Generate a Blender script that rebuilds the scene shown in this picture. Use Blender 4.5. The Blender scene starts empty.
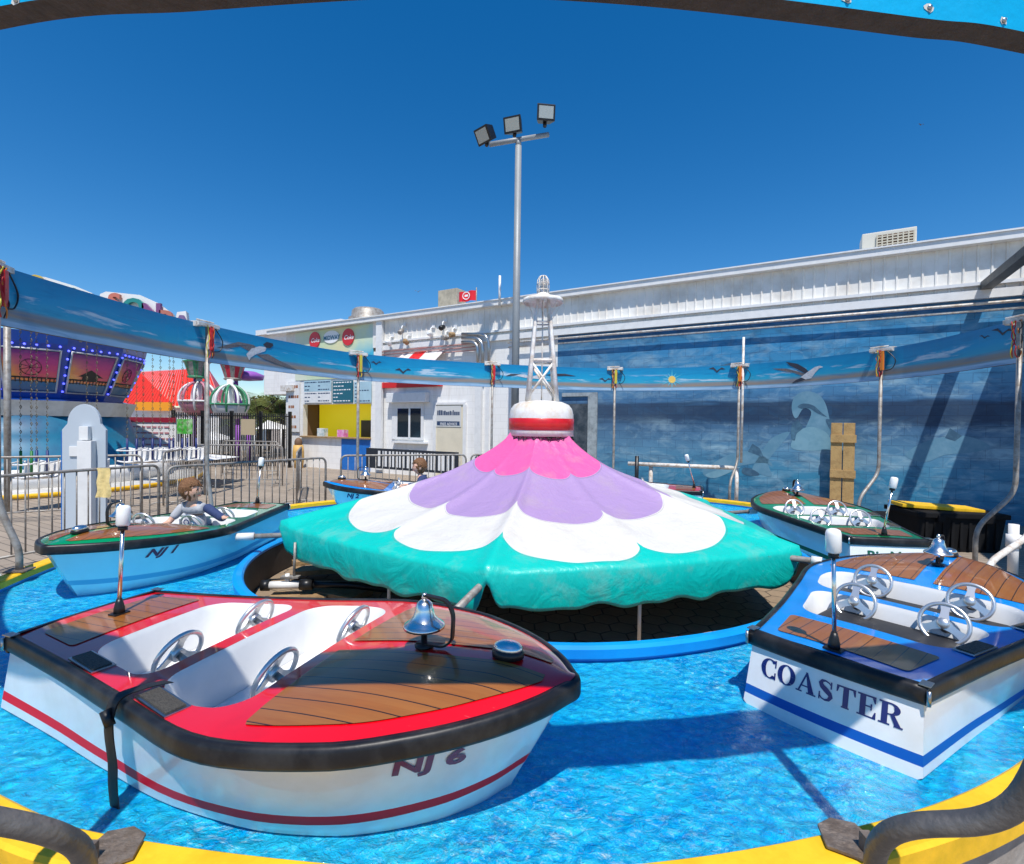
import bpy, bmesh, math, random
from math import sin, cos, pi, radians, sqrt, atan2, hypot
from mathutils import Vector, Matrix
random.seed(7)
S = bpy.context.scene
C = S.collection

# ------------------------------------------------------------------ camera
F, HOR, ROLL, CX, CY, H = 500.0, 424.0, 0.013, 512.0, 432.0, 1.73
PITCH = math.atan((CY - HOR) / F)
cd = bpy.data.cameras.new('camera'); cam = bpy.data.objects.new('camera', cd); C.objects.link(cam)
cd.sensor_width = 36; cd.lens = F / 1024 * 36; cd.clip_start = 0.05; cd.clip_end = 2000
cam.location = (0, 0, H)
cam.rotation_euler = (Matrix.Rotation(pi/2 - PITCH, 3, 'X') @ Matrix.Rotation(ROLL, 3, 'Z')).to_euler()
S.camera = cam

def at(px, py, z=None, Y=None):
    """measured photo point -> world point at a known height z or a known depth Y"""
    u, v = px - CX, py - CY
    c, s = cos(ROLL), sin(ROLL)
    u2, v2 = u*c + v*s, -u*s + v*c
    fw = F*cos(PITCH) - v2*sin(PITCH); up = -v2*cos(PITCH) - F*sin(PITCH)
    if Y is None: Y = (z - H) / (up/fw)
    return Vector((u2/fw*Y, Y, H + up/fw*Y))

# ------------------------------------------------------------------ materials
def mat(name, col, rough=.5, metal=0, coat=0, spec=.5, noise=None, bump=None, emis=None, alpha=None, var=0.0):
    """noise=(scale, amount) darker mottling of the colour; bump=(scale, strength)"""
    m = bpy.data.materials.new(name); m.use_nodes = True
    nt = m.node_tree; b = nt.nodes['Principled BSDF']
    b.inputs['Base Color'].default_value = (*col, 1); b.inputs['Roughness'].default_value = rough
    b.inputs['Metallic'].default_value = metal; b.inputs['Coat Weight'].default_value = coat
    b.inputs['Coat Roughness'].default_value = .04
    b.inputs['Specular IOR Level'].default_value = spec
    if noise or bump:
        tc = nt.nodes.new('ShaderNodeTexCoord')
    if noise:
        n = nt.nodes.new('ShaderNodeTexNoise'); n.inputs['Scale'].default_value = noise[0]; n.inputs['Detail'].default_value = 6
        n.inputs['Roughness'].default_value = .65
        nt.links.new(tc.outputs['Object'], n.inputs['Vector'])
        mx = nt.nodes.new('ShaderNodeMix'); mx.data_type = 'RGBA'
        c2 = noise[2] if len(noise) > 2 else tuple(c*(1-noise[1]) for c in col)
        mx.inputs[6].default_value = (*col, 1); mx.inputs[7].default_value = (*c2, 1)
        rp = nt.nodes.new('ShaderNodeValToRGB'); rp.color_ramp.elements[0].position = .42; rp.color_ramp.elements[1].position = .72
        nt.links.new(n.outputs['Fac'], rp.inputs['Fac']); nt.links.new(rp.outputs['Color'], mx.inputs[0])
        nt.links.new(mx.outputs[2], b.inputs['Base Color'])
    if bump:
        n2 = nt.nodes.new('ShaderNodeTexNoise'); n2.inputs['Scale'].default_value = bump[0]; n2.inputs['Detail'].default_value = 5
        nt.links.new(tc.outputs['Object'], n2.inputs['Vector'])
        bp = nt.nodes.new('ShaderNodeBump'); bp.inputs['Strength'].default_value = bump[1]; bp.inputs['Distance'].default_value = .02
        nt.links.new(n2.outputs['Fac'], bp.inputs['Height']); nt.links.new(bp.outputs['Normal'], b.inputs['Normal'])
    if emis:
        b.inputs['Emission Color'].default_value = (*emis[0], 1); b.inputs['Emission Strength'].default_value = emis[1]
    return m

class NB:
    """tiny node builder"""
    def __init__(s, name):
        s.m = bpy.data.materials.new(name); s.m.use_nodes = True; s.nt = s.m.node_tree
        s.b = s.nt.nodes['Principled BSDF']; s.out = s.nt.nodes['Material Output']
    def n(s, t, **kw):
        x = s.nt.nodes.new('ShaderNode'+t)
        for k, v in kw.items(): setattr(x, k, v)
        return x
    def l(s, a, b): s.nt.links.new(a, b)
    def val(s, sock, v):
        if hasattr(v, 'is_output'): s.l(v, sock)
        else: sock.default_value = v
    def math(s, op, a, b=0.0, clamp=False):
        x = s.n('Math', operation=op, use_clamp=clamp); s.val(x.inputs[0], a); s.val(x.inputs[1], b); return x.outputs[0]
    def mix(s, f, a, b):
        x = s.n('Mix', data_type='RGBA'); s.val(x.inputs[0], f)
        s.val(x.inputs[6], a if hasattr(a, 'is_output') else (*a, 1)); s.val(x.inputs[7], b if hasattr(b, 'is_output') else (*b, 1)); return x.outputs[2]
    def noise(s, vec, scale, detail=5, rough=.6, dist=0):
        x = s.n('TexNoise'); x.inputs['Scale'].default_value = scale; x.inputs['Detail'].default_value = detail
        x.inputs['Roughness'].default_value = rough; x.inputs['Distortion'].default_value = dist
        s.l(vec, x.inputs['Vector']); return x.outputs['Fac']
    def ramp(s, f, els, interp='LINEAR'):
        x = s.n('ValToRGB'); cr = x.color_ramp; cr.interpolation = interp
        while len(cr.elements) < len(els): cr.elements.new(.5)
        for e, (p, c) in zip(cr.elements, els):
            e.position = p; e.color = (*c, 1) if len(c) == 3 else c
        s.val(x.inputs[0], f); return x.outputs[0]
    def rng(s, v, a, b, c=0.0, d=1.0):
        x = s.n('MapRange'); s.val(x.inputs[0], v)
        for i, q in enumerate((a, b, c, d)): x.inputs[i+1].default_value = q
        return x.outputs[0]
    def obj(s): return s.n('TexCoord').outputs['Object']
    def scale(s, vec, sc, loc=(0, 0, 0), rot=(0, 0, 0)):
        x = s.n('Mapping'); x.inputs['Scale'].default_value = sc; x.inputs['Location'].default_value = loc; x.inputs['Rotation'].default_value = rot
        s.l(vec, x.inputs['Vector']); return x.outputs[0]
    def sep(s, vec):
        x = s.n('SeparateXYZ'); s.l(vec, x.inputs[0]); return x.outputs
    def bump(s, h, st, dist=.02, normal=None):
        x = s.n('Bump'); x.inputs['Strength'].default_value = st; x.inputs['Distance'].default_value = dist
        s.l(h, x.inputs['Height'])
        if normal: s.l(normal, x.inputs['Normal'])
        return x.outputs[0]
    def set(s, **kw):
        for k, v in kw.items():
            s.val(s.b.inputs[k.replace('_', ' ')], v)
        return s.m

M = {}
M['chrome'] = mat('chrome', (.90, .87, .82), .24, 1)
M['satin'] = mat('satin aluminium', (.78, .76, .73), .34, .85)
M['steel'] = mat('brushed steel', (.5, .5, .5), .32, 1, noise=(30, .25))
M['galv'] = mat('galvanised tube', (.33, .315, .29), .5, .25, noise=(14, .45, (.17, .13, .10)), bump=(60, .1))
M['darkpipe'] = mat('weathered black pipe', (.10, .098, .10), .5, .35, noise=(9, .5, (.20, .18, .16)), bump=(50, .25))
M['whitepole'] = mat('white painted tube', (.72, .70, .66), .45, noise=(12, .3, (.42, .30, .20)))
M['greypole'] = mat('grey light pole', (.27, .29, .30), .5, .1, noise=(5, .12))
M['black'] = mat('black plastic', (.012, .012, .013), .4, noise=(20, .3))
M['rubber'] = mat('black rub rail vinyl', (.009, .009, .011), .42, spec=.35, noise=(7, .5, (.035, .035, .036)), bump=(25, .06))
M['binblack'] = mat('matte black plastic', (.008, .008, .009), .85, spec=.2, noise=(20, .3))
M['gel'] = mat('white gelcoat', (.82, .82, .81), .25, coat=.7, noise=(4, .1, (.74, .72, .68)), bump=(2.5, .02))
M['gelin'] = mat('white cockpit liner', (.78, .78, .77), .3, coat=.4, noise=(5, .08))
M['seat_black'] = mat('black seat', (.018, .018, .02), .55, noise=(25, .3))
M['grip'] = mat('grip plate', (.07, .062, .05), .7, noise=(90, .5), bump=(160, .6))
M['yellow'] = mat('yellow painted rim', (.88, .50, .02), .5, spec=.3, noise=(8, .2, (.62, .38, .01)), bump=(30, .12))
M['poolblue'] = mat('blue pool liner', (.0, .30, .74), .4, coat=.15, noise=(3, .25, (.0, .24, .66)))
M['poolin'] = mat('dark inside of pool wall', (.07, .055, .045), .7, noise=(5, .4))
M['panelgrey'] = mat('weathered outer panel', (.34, .31, .28), .75, noise=(4, .35, (.22, .18, .15)), bump=(30, .3))
M['plate'] = mat('rusty bracket plate', (.14, .105, .08), .55, .3, noise=(14, .6, (.24, .20, .17)), bump=(40, .7))
M['blockwhite'] = None
M['lens'] = mat('frosted white lens', (.85, .85, .83), .25, coat=.5)
M['red'] = mat('red paint', (.62, .01, .012), .35, coat=.4, noise=(12, .25))
M['whitepaint'] = mat('white dome paint', (.80, .79, .76), .4, coat=.2, noise=(7, .2, (.62, .50, .36)))
M['rusty'] = mat('white paint with rust', (.84, .82, .77), .5, noise=(9, .3, (.55, .42, .30)), bump=(40, .2))
M['pvc'] = mat('white pvc', (.76, .75, .73), .45, noise=(3, .05))
M['timber'] = mat('rough timber', (.36, .23, .11), .75, noise=(7, .4, (.22, .13, .06)), bump=(40, .4))
M['glassdark'] = mat('dark window glass', (.02, .026, .03), .06, spec=.8, coat=1)
M['alu'] = mat('white aluminium frame', (.76, .76, .75), .4, noise=(6, .12))
M['skin'] = mat('child skin', (.72, .42, .30), .5, noise=(9, .1))
M['hair'] = mat('brown hair', (.15, .062, .022), .6, noise=(60, .5, (.28, .14, .055)), bump=(120, .7))
M['shirt_grey'] = mat('grey cotton', (.42, .43, .46), .85, noise=(40, .1), bump=(18, .35))
M['shirt_navy'] = mat('navy cotton', (.03, .05, .14), .85, noise=(40, .2), bump=(18, .35))
M['denim'] = mat('denim', (.05, .08, .16), .85)
M['eye'] = mat('dark eye', (.02, .015, .01), .15)
M['lip'] = mat('lip', (.45, .15, .12), .5)
M['txtnavy'] = mat('navy lettering', (.008, .018, .14), .35, coat=.4)
M['txtmaroon'] = mat('maroon lettering', (.16, .012, .05), .35, coat=.3)
M['txtgreen'] = mat('green lettering', (.004, .10, .05), .35, coat=.3)
M['txtblack'] = mat('black lettering', (.015, .015, .02), .5)
M['txtwhite'] = mat('white lettering', (.8, .8, .8), .5)
M['cloth_yellow'] = mat('pale yellow cloth', (.72, .56, .24), .8, bump=(25, .4))

def deckmat(name, col):
    g = NB(name); o = g.obj()
    n = g.noise(o, 5, 4); c = g.mix(g.rng(n, .45, .8), col, tuple(x*.82 for x in col))
    sc_ = g.noise(g.scale(o, (2, 14, 14)), 9, 5, .75); c = g.mix(g.rng(sc_, .66, .74, 0, .35), c, (.5, .48, .46))
    fl = g.noise(o, 14, 2)
    return g.set(Base_Color=c, Roughness=.28, Coat_Weight=1.0, Coat_Roughness=.03, Normal=g.bump(fl, .03, .01))
def woodmat():
    g = NB('varnished plank deck'); o = g.obj(); xyz = g.sep(o)
    y = g.math('MULTIPLY', xyz[1], 1/.068)
    fr = g.math('FRACT', g.math('ADD', y, 20.5)); d = g.math('ABSOLUTE', g.math('SUBTRACT', fr, .5))
    seam = g.math('LESS_THAN', d, .032)
    idx = g.math('FLOOR', g.math('ADD', y, 20.5))
    wn = g.n('TexWhiteNoise', noise_dimensions='1D'); g.l(idx, wn.inputs['W'])
    grain = g.noise(g.scale(o, (3, 60, 60)), 1.6, 6, .65, .4)
    blot = g.noise(o, 4.5, 4, .6)
    c = g.mix(grain, (.36, .125, .018), (.19, .055, .010))
    c = g.mix(g.math('MULTIPLY', wn.outputs[0], .35), c, (.36, .15, .035))
    c = g.mix(g.rng(blot, .5, .75, 0, .6), c, (.33, .095, .012))
    c = g.mix(seam, c, (.012, .008, .006))
    return g.set(Base_Color=c, Roughness=.35, Coat_Weight=.6, Coat_Roughness=.04, Normal=g.bump(g.math('SUBTRACT', 1.0, seam), .25, .002))
M['wood'] = woodmat()

# ------------------------------------------------------------------ mesh builder
class MB:
    def __init__(s): s.v = []; s.f = []; s.mi = []; s.cur = 0; s.sm = []
    def add(s, vs, fs, smooth=False):
        k = len(s.v); s.v += [Vector(v) for v in vs]
        for f in fs: s.f.append([i+k for i in f]); s.mi.append(s.cur); s.sm.append(smooth)
        return s
    def box(s, c, d, rot=None, loc=None):
        """box centred c, full size d, optional rotation matrix"""
        c = Vector(c); vs = []
        for i in (-.5, .5):
            for j in (-.5, .5):
                for k in (-.5, .5):
                    p = Vector((i*d[0], j*d[1], k*d[2]))
                    if rot is not None: p = rot @ p
                    vs.append(c + p)
        return s.add(vs, [(0,1,3,2),(4,6,7,5),(0,4,5,1),(2,3,7,6),(0,2,6,4),(1,5,7,3)])
    def bbox(s, a, b): return s.box([(a[i]+b[i])/2 for i in range(3)], [abs(b[i]-a[i]) for i in range(3)])
    def tube(s, pts, r, n=10, caps=True, closed=False):
        pts = [Vector(p) for p in pts]; N = len(pts)
        rs = r if isinstance(r, (list, tuple)) else [r]*N
        prev = None; rings = []
        for i, p in enumerate(pts):
            if closed: t = pts[(i+1) % N] - pts[i-1]
            else: t = pts[min(i+1, N-1)] - pts[max(i-1, 0)]
            t.normalize()
            if prev is None:
                a = Vector((0, 0, 1)) if abs(t.z) < .9 else Vector((1, 0, 0)); u = t.cross(a).normalized()
            else: u = (prev - t*prev.dot(t)).normalized()
            prev = u; w = t.cross(u)
            rings.append([p + (u*cos(2*pi*k/n) + w*sin(2*pi*k/n))*rs[i] for k in range(n)])
        vs = [q for rg in rings for q in rg]; fs = []
        for i in range(N if closed else N-1):
            j = (i+1) % N
            for k in range(n): fs.append((i*n+k, i*n+(k+1) % n, j*n+(k+1) % n, j*n+k))
        s.add(vs, fs, True)
        if caps and not closed:
            k0 = len(s.v) - len(vs)
            s.f.append([k0+k for k in range(n)][::-1]); s.mi.append(s.cur); s.sm.append(False)
            s.f.append([k0+(N-1)*n+k for k in range(n)]); s.mi.append(s.cur); s.sm.append(False)
        return s
    def lathe(s, prof, c=(0, 0, 0), n=24, rot=None, cap=True):
        c = Vector(c); vs = []
        for (r, z) in prof:
            for k in range(n):
                p = Vector((r*cos(2*pi*k/n), r*sin(2*pi*k/n), z))
                if rot is not None: p = rot @ p
                vs.append(c + p)
        fs = []
        for i in range(len(prof)-1):
            for k in range(n): fs.append((i*n+k, i*n+(k+1) % n, (i+1)*n+(k+1) % n, (i+1)*n+k))
        s.add(vs, fs, True)
        if cap:
            k0 = len(s.v)-len(vs)
            if prof[0][0] > 1e-4: s.f.append([k0+k for k in range(n)][::-1]); s.mi.append(s.cur); s.sm.append(False)
            if prof[-1][0] > 1e-4: s.f.append([k0+(len(prof)-1)*n+k for k in range(n)]); s.mi.append(s.cur); s.sm.append(False)
        return s
    def sphere(s, c, r, n=16, rot=None):
        r = (r, r, r) if not isinstance(r, (tuple, list)) else r
        m = n//2; vs = []; fs = []
        for i in range(m+1):
            a = pi*i/m
            for k in range(n):
                p = Vector((r[0]*sin(a)*cos(2*pi*k/n), r[1]*sin(a)*sin(2*pi*k/n), r[2]*cos(a)))
                if rot is not None: p = rot @ p
                vs.append(Vector(c)+p)
        for i in range(m):
            for k in range(n): fs.append((i*n+k, (i+1)*n+k, (i+1)*n+(k+1) % n, i*n+(k+1) % n))
        return s.add(vs, fs, True)
    def grid(s, P, nu, nv, smooth=True, wrap=False, flip=False):
        vs = [P(i, j) for i in range(nu) for j in range(nv)]; fs = []
        for i in range(nu if wrap else nu-1):
            for j in range(nv-1):
                a, b = i*nv+j, ((i+1) % nu)*nv+j
                f = (a, b, b+1, a+1); fs.append(f[::-1] if flip else f)
        return s.add(vs, fs, smooth)
    def prism(s, poly, h, T=None):
        """poly: list of (x,y); extrude along z 0..h; T: function mapping Vector"""
        n = len(poly); vs = [Vector((x, y, 0)) for x, y in poly] + [Vector((x, y, h)) for x, y in poly]
        if T: vs = [T(v) for v in vs]
        return s.add(vs, [list(range(n))[::-1], list(range(n, 2*n))] + [(i, (i+1) % n, n+(i+1) % n, n+i) for i in range(n)])
    def build(s, name, m, parent=None, bevel=0, merge=False, loc=None, keepnorm=False):
        me = bpy.data.meshes.new(name)
        me.from_pydata([tuple(v) for v in s.v], [], s.f)
        ms = m if isinstance(m, (list, tuple)) else [m]
        for x in ms: me.materials.append(x)
        for p, i, sm in zip(me.polygons, s.mi, s.sm): p.material_index = min(i, len(ms)-1); p.use_smooth = sm
        bm = bmesh.new(); bm.from_mesh(me)
        bmesh.ops.remove_doubles(bm, verts=bm.verts, dist=1e-5 if not merge else merge)
        if not keepnorm: bmesh.ops.recalc_face_normals(bm, faces=bm.faces)
        if bevel:
            es = [e for e in bm.edges if len(e.link_faces) == 2 and not e.smooth or (len(e.link_faces) == 2 and e.calc_face_angle(0) > .6)]
            bmesh.ops.bevel(bm, geom=es, offset=bevel, segments=2, affect='EDGES', profile=.7)
        bm.to_mesh(me); bm.free(); me.update()
        o = bpy.data.objects.new(name, me); C.objects.link(o)
        if parent: o.parent = parent
        if loc: o.location = loc
        return o

def tag(o, label, cat, group=None, kind=None):
    if label: o['label'] = label
    if cat: o['category'] = cat
    if group: o['group'] = group
    if kind: o['kind'] = kind
    return o
def thing(name, label, cat, loc=(0, 0, 0), rz=0, group=None):
    o = bpy.data.objects.new(name, None); C.objects.link(o); o.location = loc; o.rotation_euler = (0, 0, rz)
    o.empty_display_size = .1
    return tag(o, label, cat, group)
def struct(o): o['kind'] = 'structure'; return o
def kids(o): return [c for c in bpy.data.objects if c.parent == o]
def copy_tree(o, parent=None, label=None):
    c = o.copy(); C.objects.link(c); c.parent = parent
    if label: c['label'] = label
    for ch in kids(o): copy_tree(ch, c)
    return c
def crom(P, per=12, closed=False):
    P = [Vector(p) for p in P]; n = len(P); out = []
    rng = range(n) if closed else range(n-1)
    for i in rng:
        if closed: a, b, c, d = P[i-1], P[i], P[(i+1) % n], P[(i+2) % n]
        else: a, b, c, d = P[max(i-1, 0)], P[i], P[i+1], P[min(i+2, n-1)]
        for k in range(per):
            t = k/per
            out.append(.5*((2*b)+(c-a)*t+(2*a-5*b+4*c-d)*t*t+(3*b-a-3*c+d)*t**3))
    if not closed: out.append(P[-1])
    return out
def arcpath(pts, r=.05, n=5):
    """polyline with rounded corners"""
    pts = [Vector(p) for p in pts]; out = [pts[0]]
    for i in range(1, len(pts)-1):
        a, b, c = pts[i-1], pts[i], pts[i+1]
        d1 = (a-b); d2 = (c-b); q = min(r, d1.length*.48, d2.length*.48)
        p1 = b+d1.normalized()*q; p2 = b+d2.normalized()*q
        for k in range(n+1):
            t = k/n; out.append(p1*(1-t)**2 + b*2*t*(1-t) + p2*t*t)
    out.append(pts[-1]); return out
def interp(x, xs, ys):
    if x <= xs[0]: return ys[0]
    for i in range(len(xs)-1):
        if x <= xs[i+1]:
            t = (x-xs[i])/(xs[i+1]-xs[i]); return ys[i]+(ys[i+1]-ys[i])*t
    return ys[-1]
def hermite(x, xs, ys):
    n = len(xs)
    if x <= xs[0]: return ys[0]
    if x >= xs[-1]: return ys[-1]
    d = [(ys[i+1]-ys[i])/(xs[i+1]-xs[i]) for i in range(n-1)]
    m = [d[0]] + [0 if d[i-1]*d[i] <= 0 else 2*d[i-1]*d[i]/(d[i-1]+d[i]) for i in range(1, n-1)] + [d[-1]]
    for i in range(n-1):
        if x <= xs[i+1]:
            h = xs[i+1]-xs[i]; t = (x-xs[i])/h
            return (2*t**3-3*t*t+1)*ys[i]+(t**3-2*t*t+t)*h*m[i]+(-2*t**3+3*t*t)*ys[i+1]+(t**3-t*t)*h*m[i+1]
def sstep(a, b, x):
    t = min(1, max(0, (x-a)/(b-a))); return t*t*(3-2*t)
def text_polys(txt, size=1.0, shear=0, bold=0, align='CENTER', extrude=0):
    cu = bpy.data.curves.new('t', 'FONT'); cu.body = txt; cu.size = size; cu.shear = shear; cu.offset = bold
    cu.align_x = align; cu.extrude = extrude; cu.resolution_u = 3
    o = bpy.data.objects.new('t', cu); C.objects.link(o)
    dg = bpy.context.evaluated_depsgraph_get(); dg.update()
    me = o.evaluated_get(dg).to_mesh()
    vs = [v.co.copy() for v in me.vertices]; fs = [list(p.vertices) for p in me.polygons]
    o.evaluated_get(dg).to_mesh_clear()
    bpy.data.objects.remove(o); bpy.data.curves.remove(cu)
    return vs, fs

# ------------------------------------------------------------------ light
w = bpy.data.worlds.new('World'); S.world = w; w.use_nodes = True
nt = w.node_tree; bg = nt.nodes['Background']; sk = nt.nodes.new('ShaderNodeTexSky'); sk.sky_type = 'NISHITA'
SUN_EL, SUN_AZ = radians(63.5), radians(3)          # sun behind the camera, a little to the right
sk.sun_disc = False; sk.sun_elevation = SUN_EL
sk.sun_rotation = pi - SUN_AZ
sk.altitude = 0; sk.air_density = 1.0; sk.dust_density = .15; sk.ozone_density = 4.5
hs = nt.nodes.new('ShaderNodeHueSaturation'); hs.inputs['Saturation'].default_value = 1.36; hs.inputs['Hue'].default_value = .501; hs.inputs['Value'].default_value = 1
nt.links.new(sk.outputs[0], hs.inputs['Color']); nt.links.new(hs.outputs[0], bg.inputs['Color'])
bg.inputs['Strength'].default_value = .132
sd = bpy.data.lights.new('sun', 'SUN'); sd.energy = 5.0; sd.angle = radians(.5); sd.color = (1, .96, .9)
so = bpy.data.objects.new('sun', sd); C.objects.link(so)
sdir = Vector((sin(SUN_AZ)*cos(SUN_EL), -cos(SUN_AZ)*cos(SUN_EL), sin(SUN_EL)))
so.rotation_euler = sdir.to_track_quat('Z', 'Y').to_euler(); so.location = sdir*30
S.view_settings.view_transform = 'Standard'; S.view_settings.look = 'None'; S.view_settings.exposure = .08; S.view_settings.gamma = 1
S.render.engine = 'CYCLES'; S.cycles.max_bounces = 6; S.cycles.transparent_max_bounces = 12

# ------------------------------------------------------------------ ground
g = NB('boardwalk planks'); o = g.obj()
br = g.n('TexBrick'); br.offset = .5; br.inputs['Scale'].default_value = 1; br.inputs['Brick Width'].default_value = 3.2; br.inputs['Row Height'].default_value = .14
br.inputs['Mortar Size'].default_value = .006; br.inputs['Color1'].default_value = (.36, .29, .22, 1); br.inputs['Color2'].default_value = (.28, .225, .17, 1); br.inputs['Mortar'].default_value = (.05, .04, .03, 1)
g.l(g.scale(o, (1, 1, 1), rot=(0, 0, .5)), br.inputs['Vector'])
n1 = g.noise(o, .8, 6); c = g.mix(g.rng(n1, .4, .75, 0, .5), br.outputs[0], (.20, .17, .14))
M['boards'] = g.set(Base_Color=c, Roughness=.8, Normal=g.bump(br.outputs['Fac'], -.3, .01))
b = MB(); b.add([(-600, -600, 0), (600, -600, 0), (600, 600, 0), (-600, 600, 0)], [(0, 1, 2, 3)])
struct(b.build('ground', M['boards']))

# pool outline (outer rim), inner wall
RIM = [at(0, 799, .43), at(148, 845, .43), (0, 1.42, .43), at(828, 837, .43), at(1016, 769, .43), (3.0, 2.55, .43), (3.72, 3.3, .43), (4.12, 4.1, .43), (4.28, 4.9, .43), (4.5, 5.9, .43), (4.5, 7.2, .43), (4.1, 8.35, .43), (3.3, 9.1, .43), (2.1, 9.75, .43), (.7, 9.85, .43), (-.8, 9.5, .43), (-2.0, 8.95, .43), at(337, 501, .43), at(284, 507, .43), (-4.05, 6.4, .43), (-4.25, 5.3, .43), at(57, 560, .43), at(0, 583, .43), (-3.7, 3.0, .43), (-2.85, 2.2, .43)]
RIM = [Vector((p[0], p[1], 0)) for p in RIM]
rim = crom(RIM, 10, True)
INN = [(.3, 2.88), (1.15, 3.02), (1.85, 3.38), (2.5, 4.0), (2.92, 4.8), (2.98, 5.6), (2.78, 6.5), (2.15, 7.2), (1.3, 7.6), (.3, 7.7), (-.7, 7.35), (-1.6, 6.75), (-2.25, 6.1), (-2.5, 5.3), (-2.38, 4.4), (-1.88, 3.62), (-.9, 3.08)]
inn = crom([Vector((x, y, 0)) for x, y in INN], 12, True)
def offs(loop, d):
    n = len(loop); out = []
    for i in range(n):
        t = (loop[(i+1) % n]-loop[i-1]).normalized(); out.append(loop[i]+Vector((t.y, -t.x, 0))*d)
    return out
def ring_sweep(mb, loop, prof, smooth=False):
    """prof: closed list of (offset outward, z)"""
    n = len(loop); rows = [offs(loop, d) for d, z in prof]; m = len(prof)
    vs = [Vector((rows[j][i].x, rows[j][i].y, prof[j][1])) for i in range(n) for j in range(m)]
    fs = [(i*m+j, ((i+1) % n)*m+j, ((i+1) % n)*m+(j+1) % m, i*m+(j+1) % m) for i in range(n) for j in range(m)]
    mb.add(vs, fs, smooth)
def area_sign(loop): return sum(a.x*b.y-b.x*a.y for a, b in zip(loop, loop[1:]+loop[:1]))
assert area_sign(rim) > 0 and area_sign(inn) > 0
pool = thing('ride_pool', 'round pool with yellow rim and blue inner wall under the boats', 'pool', (0, 0, 0))
b = MB(); ring_sweep(b, rim, [(0, .012), (0, .38), (.03, .38), (.03, .012)]); b.build('outer_wall', [M['poolblue']], pool)
b = MB(); ring_sweep(b, rim, [(.034, .012), (.034, .34), (.05, .34), (.05, .012)]); b.build('side_panel', M['panelgrey'], pool)
b = MB(); ring_sweep(b, rim, [(-.012, .383), (-.012, .43), (0, .44), (.10, .44), (.112, .43), (.112, .345), (.055, .345), (.055, .383)]); b.build('rim_cap', M['yellow'], pool)
b = MB(); ring_sweep(b, inn, [(0, .012), (0, .415), (-.025, .415), (-.025, .012)]); b.build('inner_wall', [M['poolblue']], pool)
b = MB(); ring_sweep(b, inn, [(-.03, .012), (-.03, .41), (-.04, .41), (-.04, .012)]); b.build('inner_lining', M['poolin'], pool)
b = MB(); ring_sweep(b, inn, [(.03, .385), (.035, .44), (.01, .455), (-.03, .455), (-.045, .44), (-.045, .418), (.004, .418), (.004, .385)], False); b.build('inner_rim', M['poolblue'], pool)
# basin floor + water
def annulus(name, m, z, l_out, l_in, parent=None):
    import mathutils
    N = 240
    def resample(loop, n):
        L = [0]
        for a, bb in zip(loop, loop[1:]+loop[:1]): L.append(L[-1]+(bb-a).length)
        out = []; k = 0; lp = loop+loop[:1]
        for i in range(n):
            s = L[-1]*i/n
            while L[k+1] < s: k += 1
            t = (s-L[k])/(L[k+1]-L[k]); out.append(lp[k].lerp(lp[k+1], t))
        return out
    a = resample(l_out, N); c0 = Vector((.3, 5.5, 0))
    # inner points: match by angle
    ia = sorted([(atan2(p.y-5.5, p.x-.3), p) for p in l_in], key=lambda q: q[0])
    def inn_at(ang):
        xs = [q[0] for q in ia]; 
        if ang <= xs[0] or ang >= xs[-1]: 
            p, q = ia[-1][1], ia[0][1]; w0 = (xs[0]+2*pi-xs[-1]); t = ((ang-xs[-1]) % (2*pi))/w0; return p.lerp(q, t)
        for i in range(len(xs)-1):
            if ang <= xs[i+1]: return ia[i][1].lerp(ia[i+1][1], (ang-xs[i])/(xs[i+1]-xs[i]))
    ins = [inn_at(atan2(p.y-5.5, p.x-.3)) for p in a]
    R = 26; mb = MB()
    mb.grid(lambda i, j: Vector((ins[i].x+(a[i].x-ins[i].x)*j/(R-1), ins[i].y+(a[i].y-ins[i].y)*j/(R-1), z)), N, R, True, True)
    return mb.build(name, m, parent, keepnorm=False)
annulus('basin_floor', M['poolblue'], .016, rim, inn, pool)

g = NB('pool water'); o = g.obj()
# choppy surface: noise drives the bump and the caustics and glints painted into colour
w1 = g.noise(g.scale(o, (1, 1, 1)), 3.2, 3, .55, 1.2)
w2 = g.noise(g.scale(o, (1, 1.3, 1)), 17, 5, .72, 1.0)
w3 = g.noise(o, 70, 3, .6, .6)
patch = g.noise(o, 1.1, 3, .5, .8)
vor = g.n('TexVoronoi', feature='SMOOTH_F1'); vor.inputs['Scale'].default_value = 15; vor.inputs['Smoothness'].default_value = .35
dst = g.n('Mix', data_type='RGBA', blend_type='LINEAR_LIGHT'); dst.inputs[0].default_value = .06; nzc = g.n('TexNoise'); nzc.inputs['Scale'].default_value = 6; nzc.inputs['Detail'].default_value = 4; g.l(o, nzc.inputs['Vector'])
g.l(o, dst.inputs[6]); g.l(nzc.outputs['Color'], dst.inputs[7]); g.l(dst.outputs[2], vor.inputs['Vector'])
cell = vor.outputs['Distance']
hgt = g.math('ADD', g.math('MULTIPLY', w2, .9), g.math('ADD', g.math('MULTIPLY', w1, .9), g.math('ADD', g.math('MULTIPLY', w3, .12), g.math('MULTIPLY', cell, -.55))))
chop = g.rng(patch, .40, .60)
caustic = g.math('MULTIPLY', g.rng(w2, .50, .66), chop, clamp=True)
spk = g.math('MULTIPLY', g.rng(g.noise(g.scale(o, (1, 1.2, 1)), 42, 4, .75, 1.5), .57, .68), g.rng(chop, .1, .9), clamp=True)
caustic2 = g.math('MULTIPLY', g.rng(g.noise(g.scale(o, (1.2, 2.2, 1)), 9, 7, .8, 2.0), .54, .70), g.rng(g.noise(o, .8, 2, .5, .4), .46, .58), clamp=True)
big = g.noise(g.scale(o, (1, 1.5, 1)), 2.6, 4, .6, 1.2)
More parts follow.
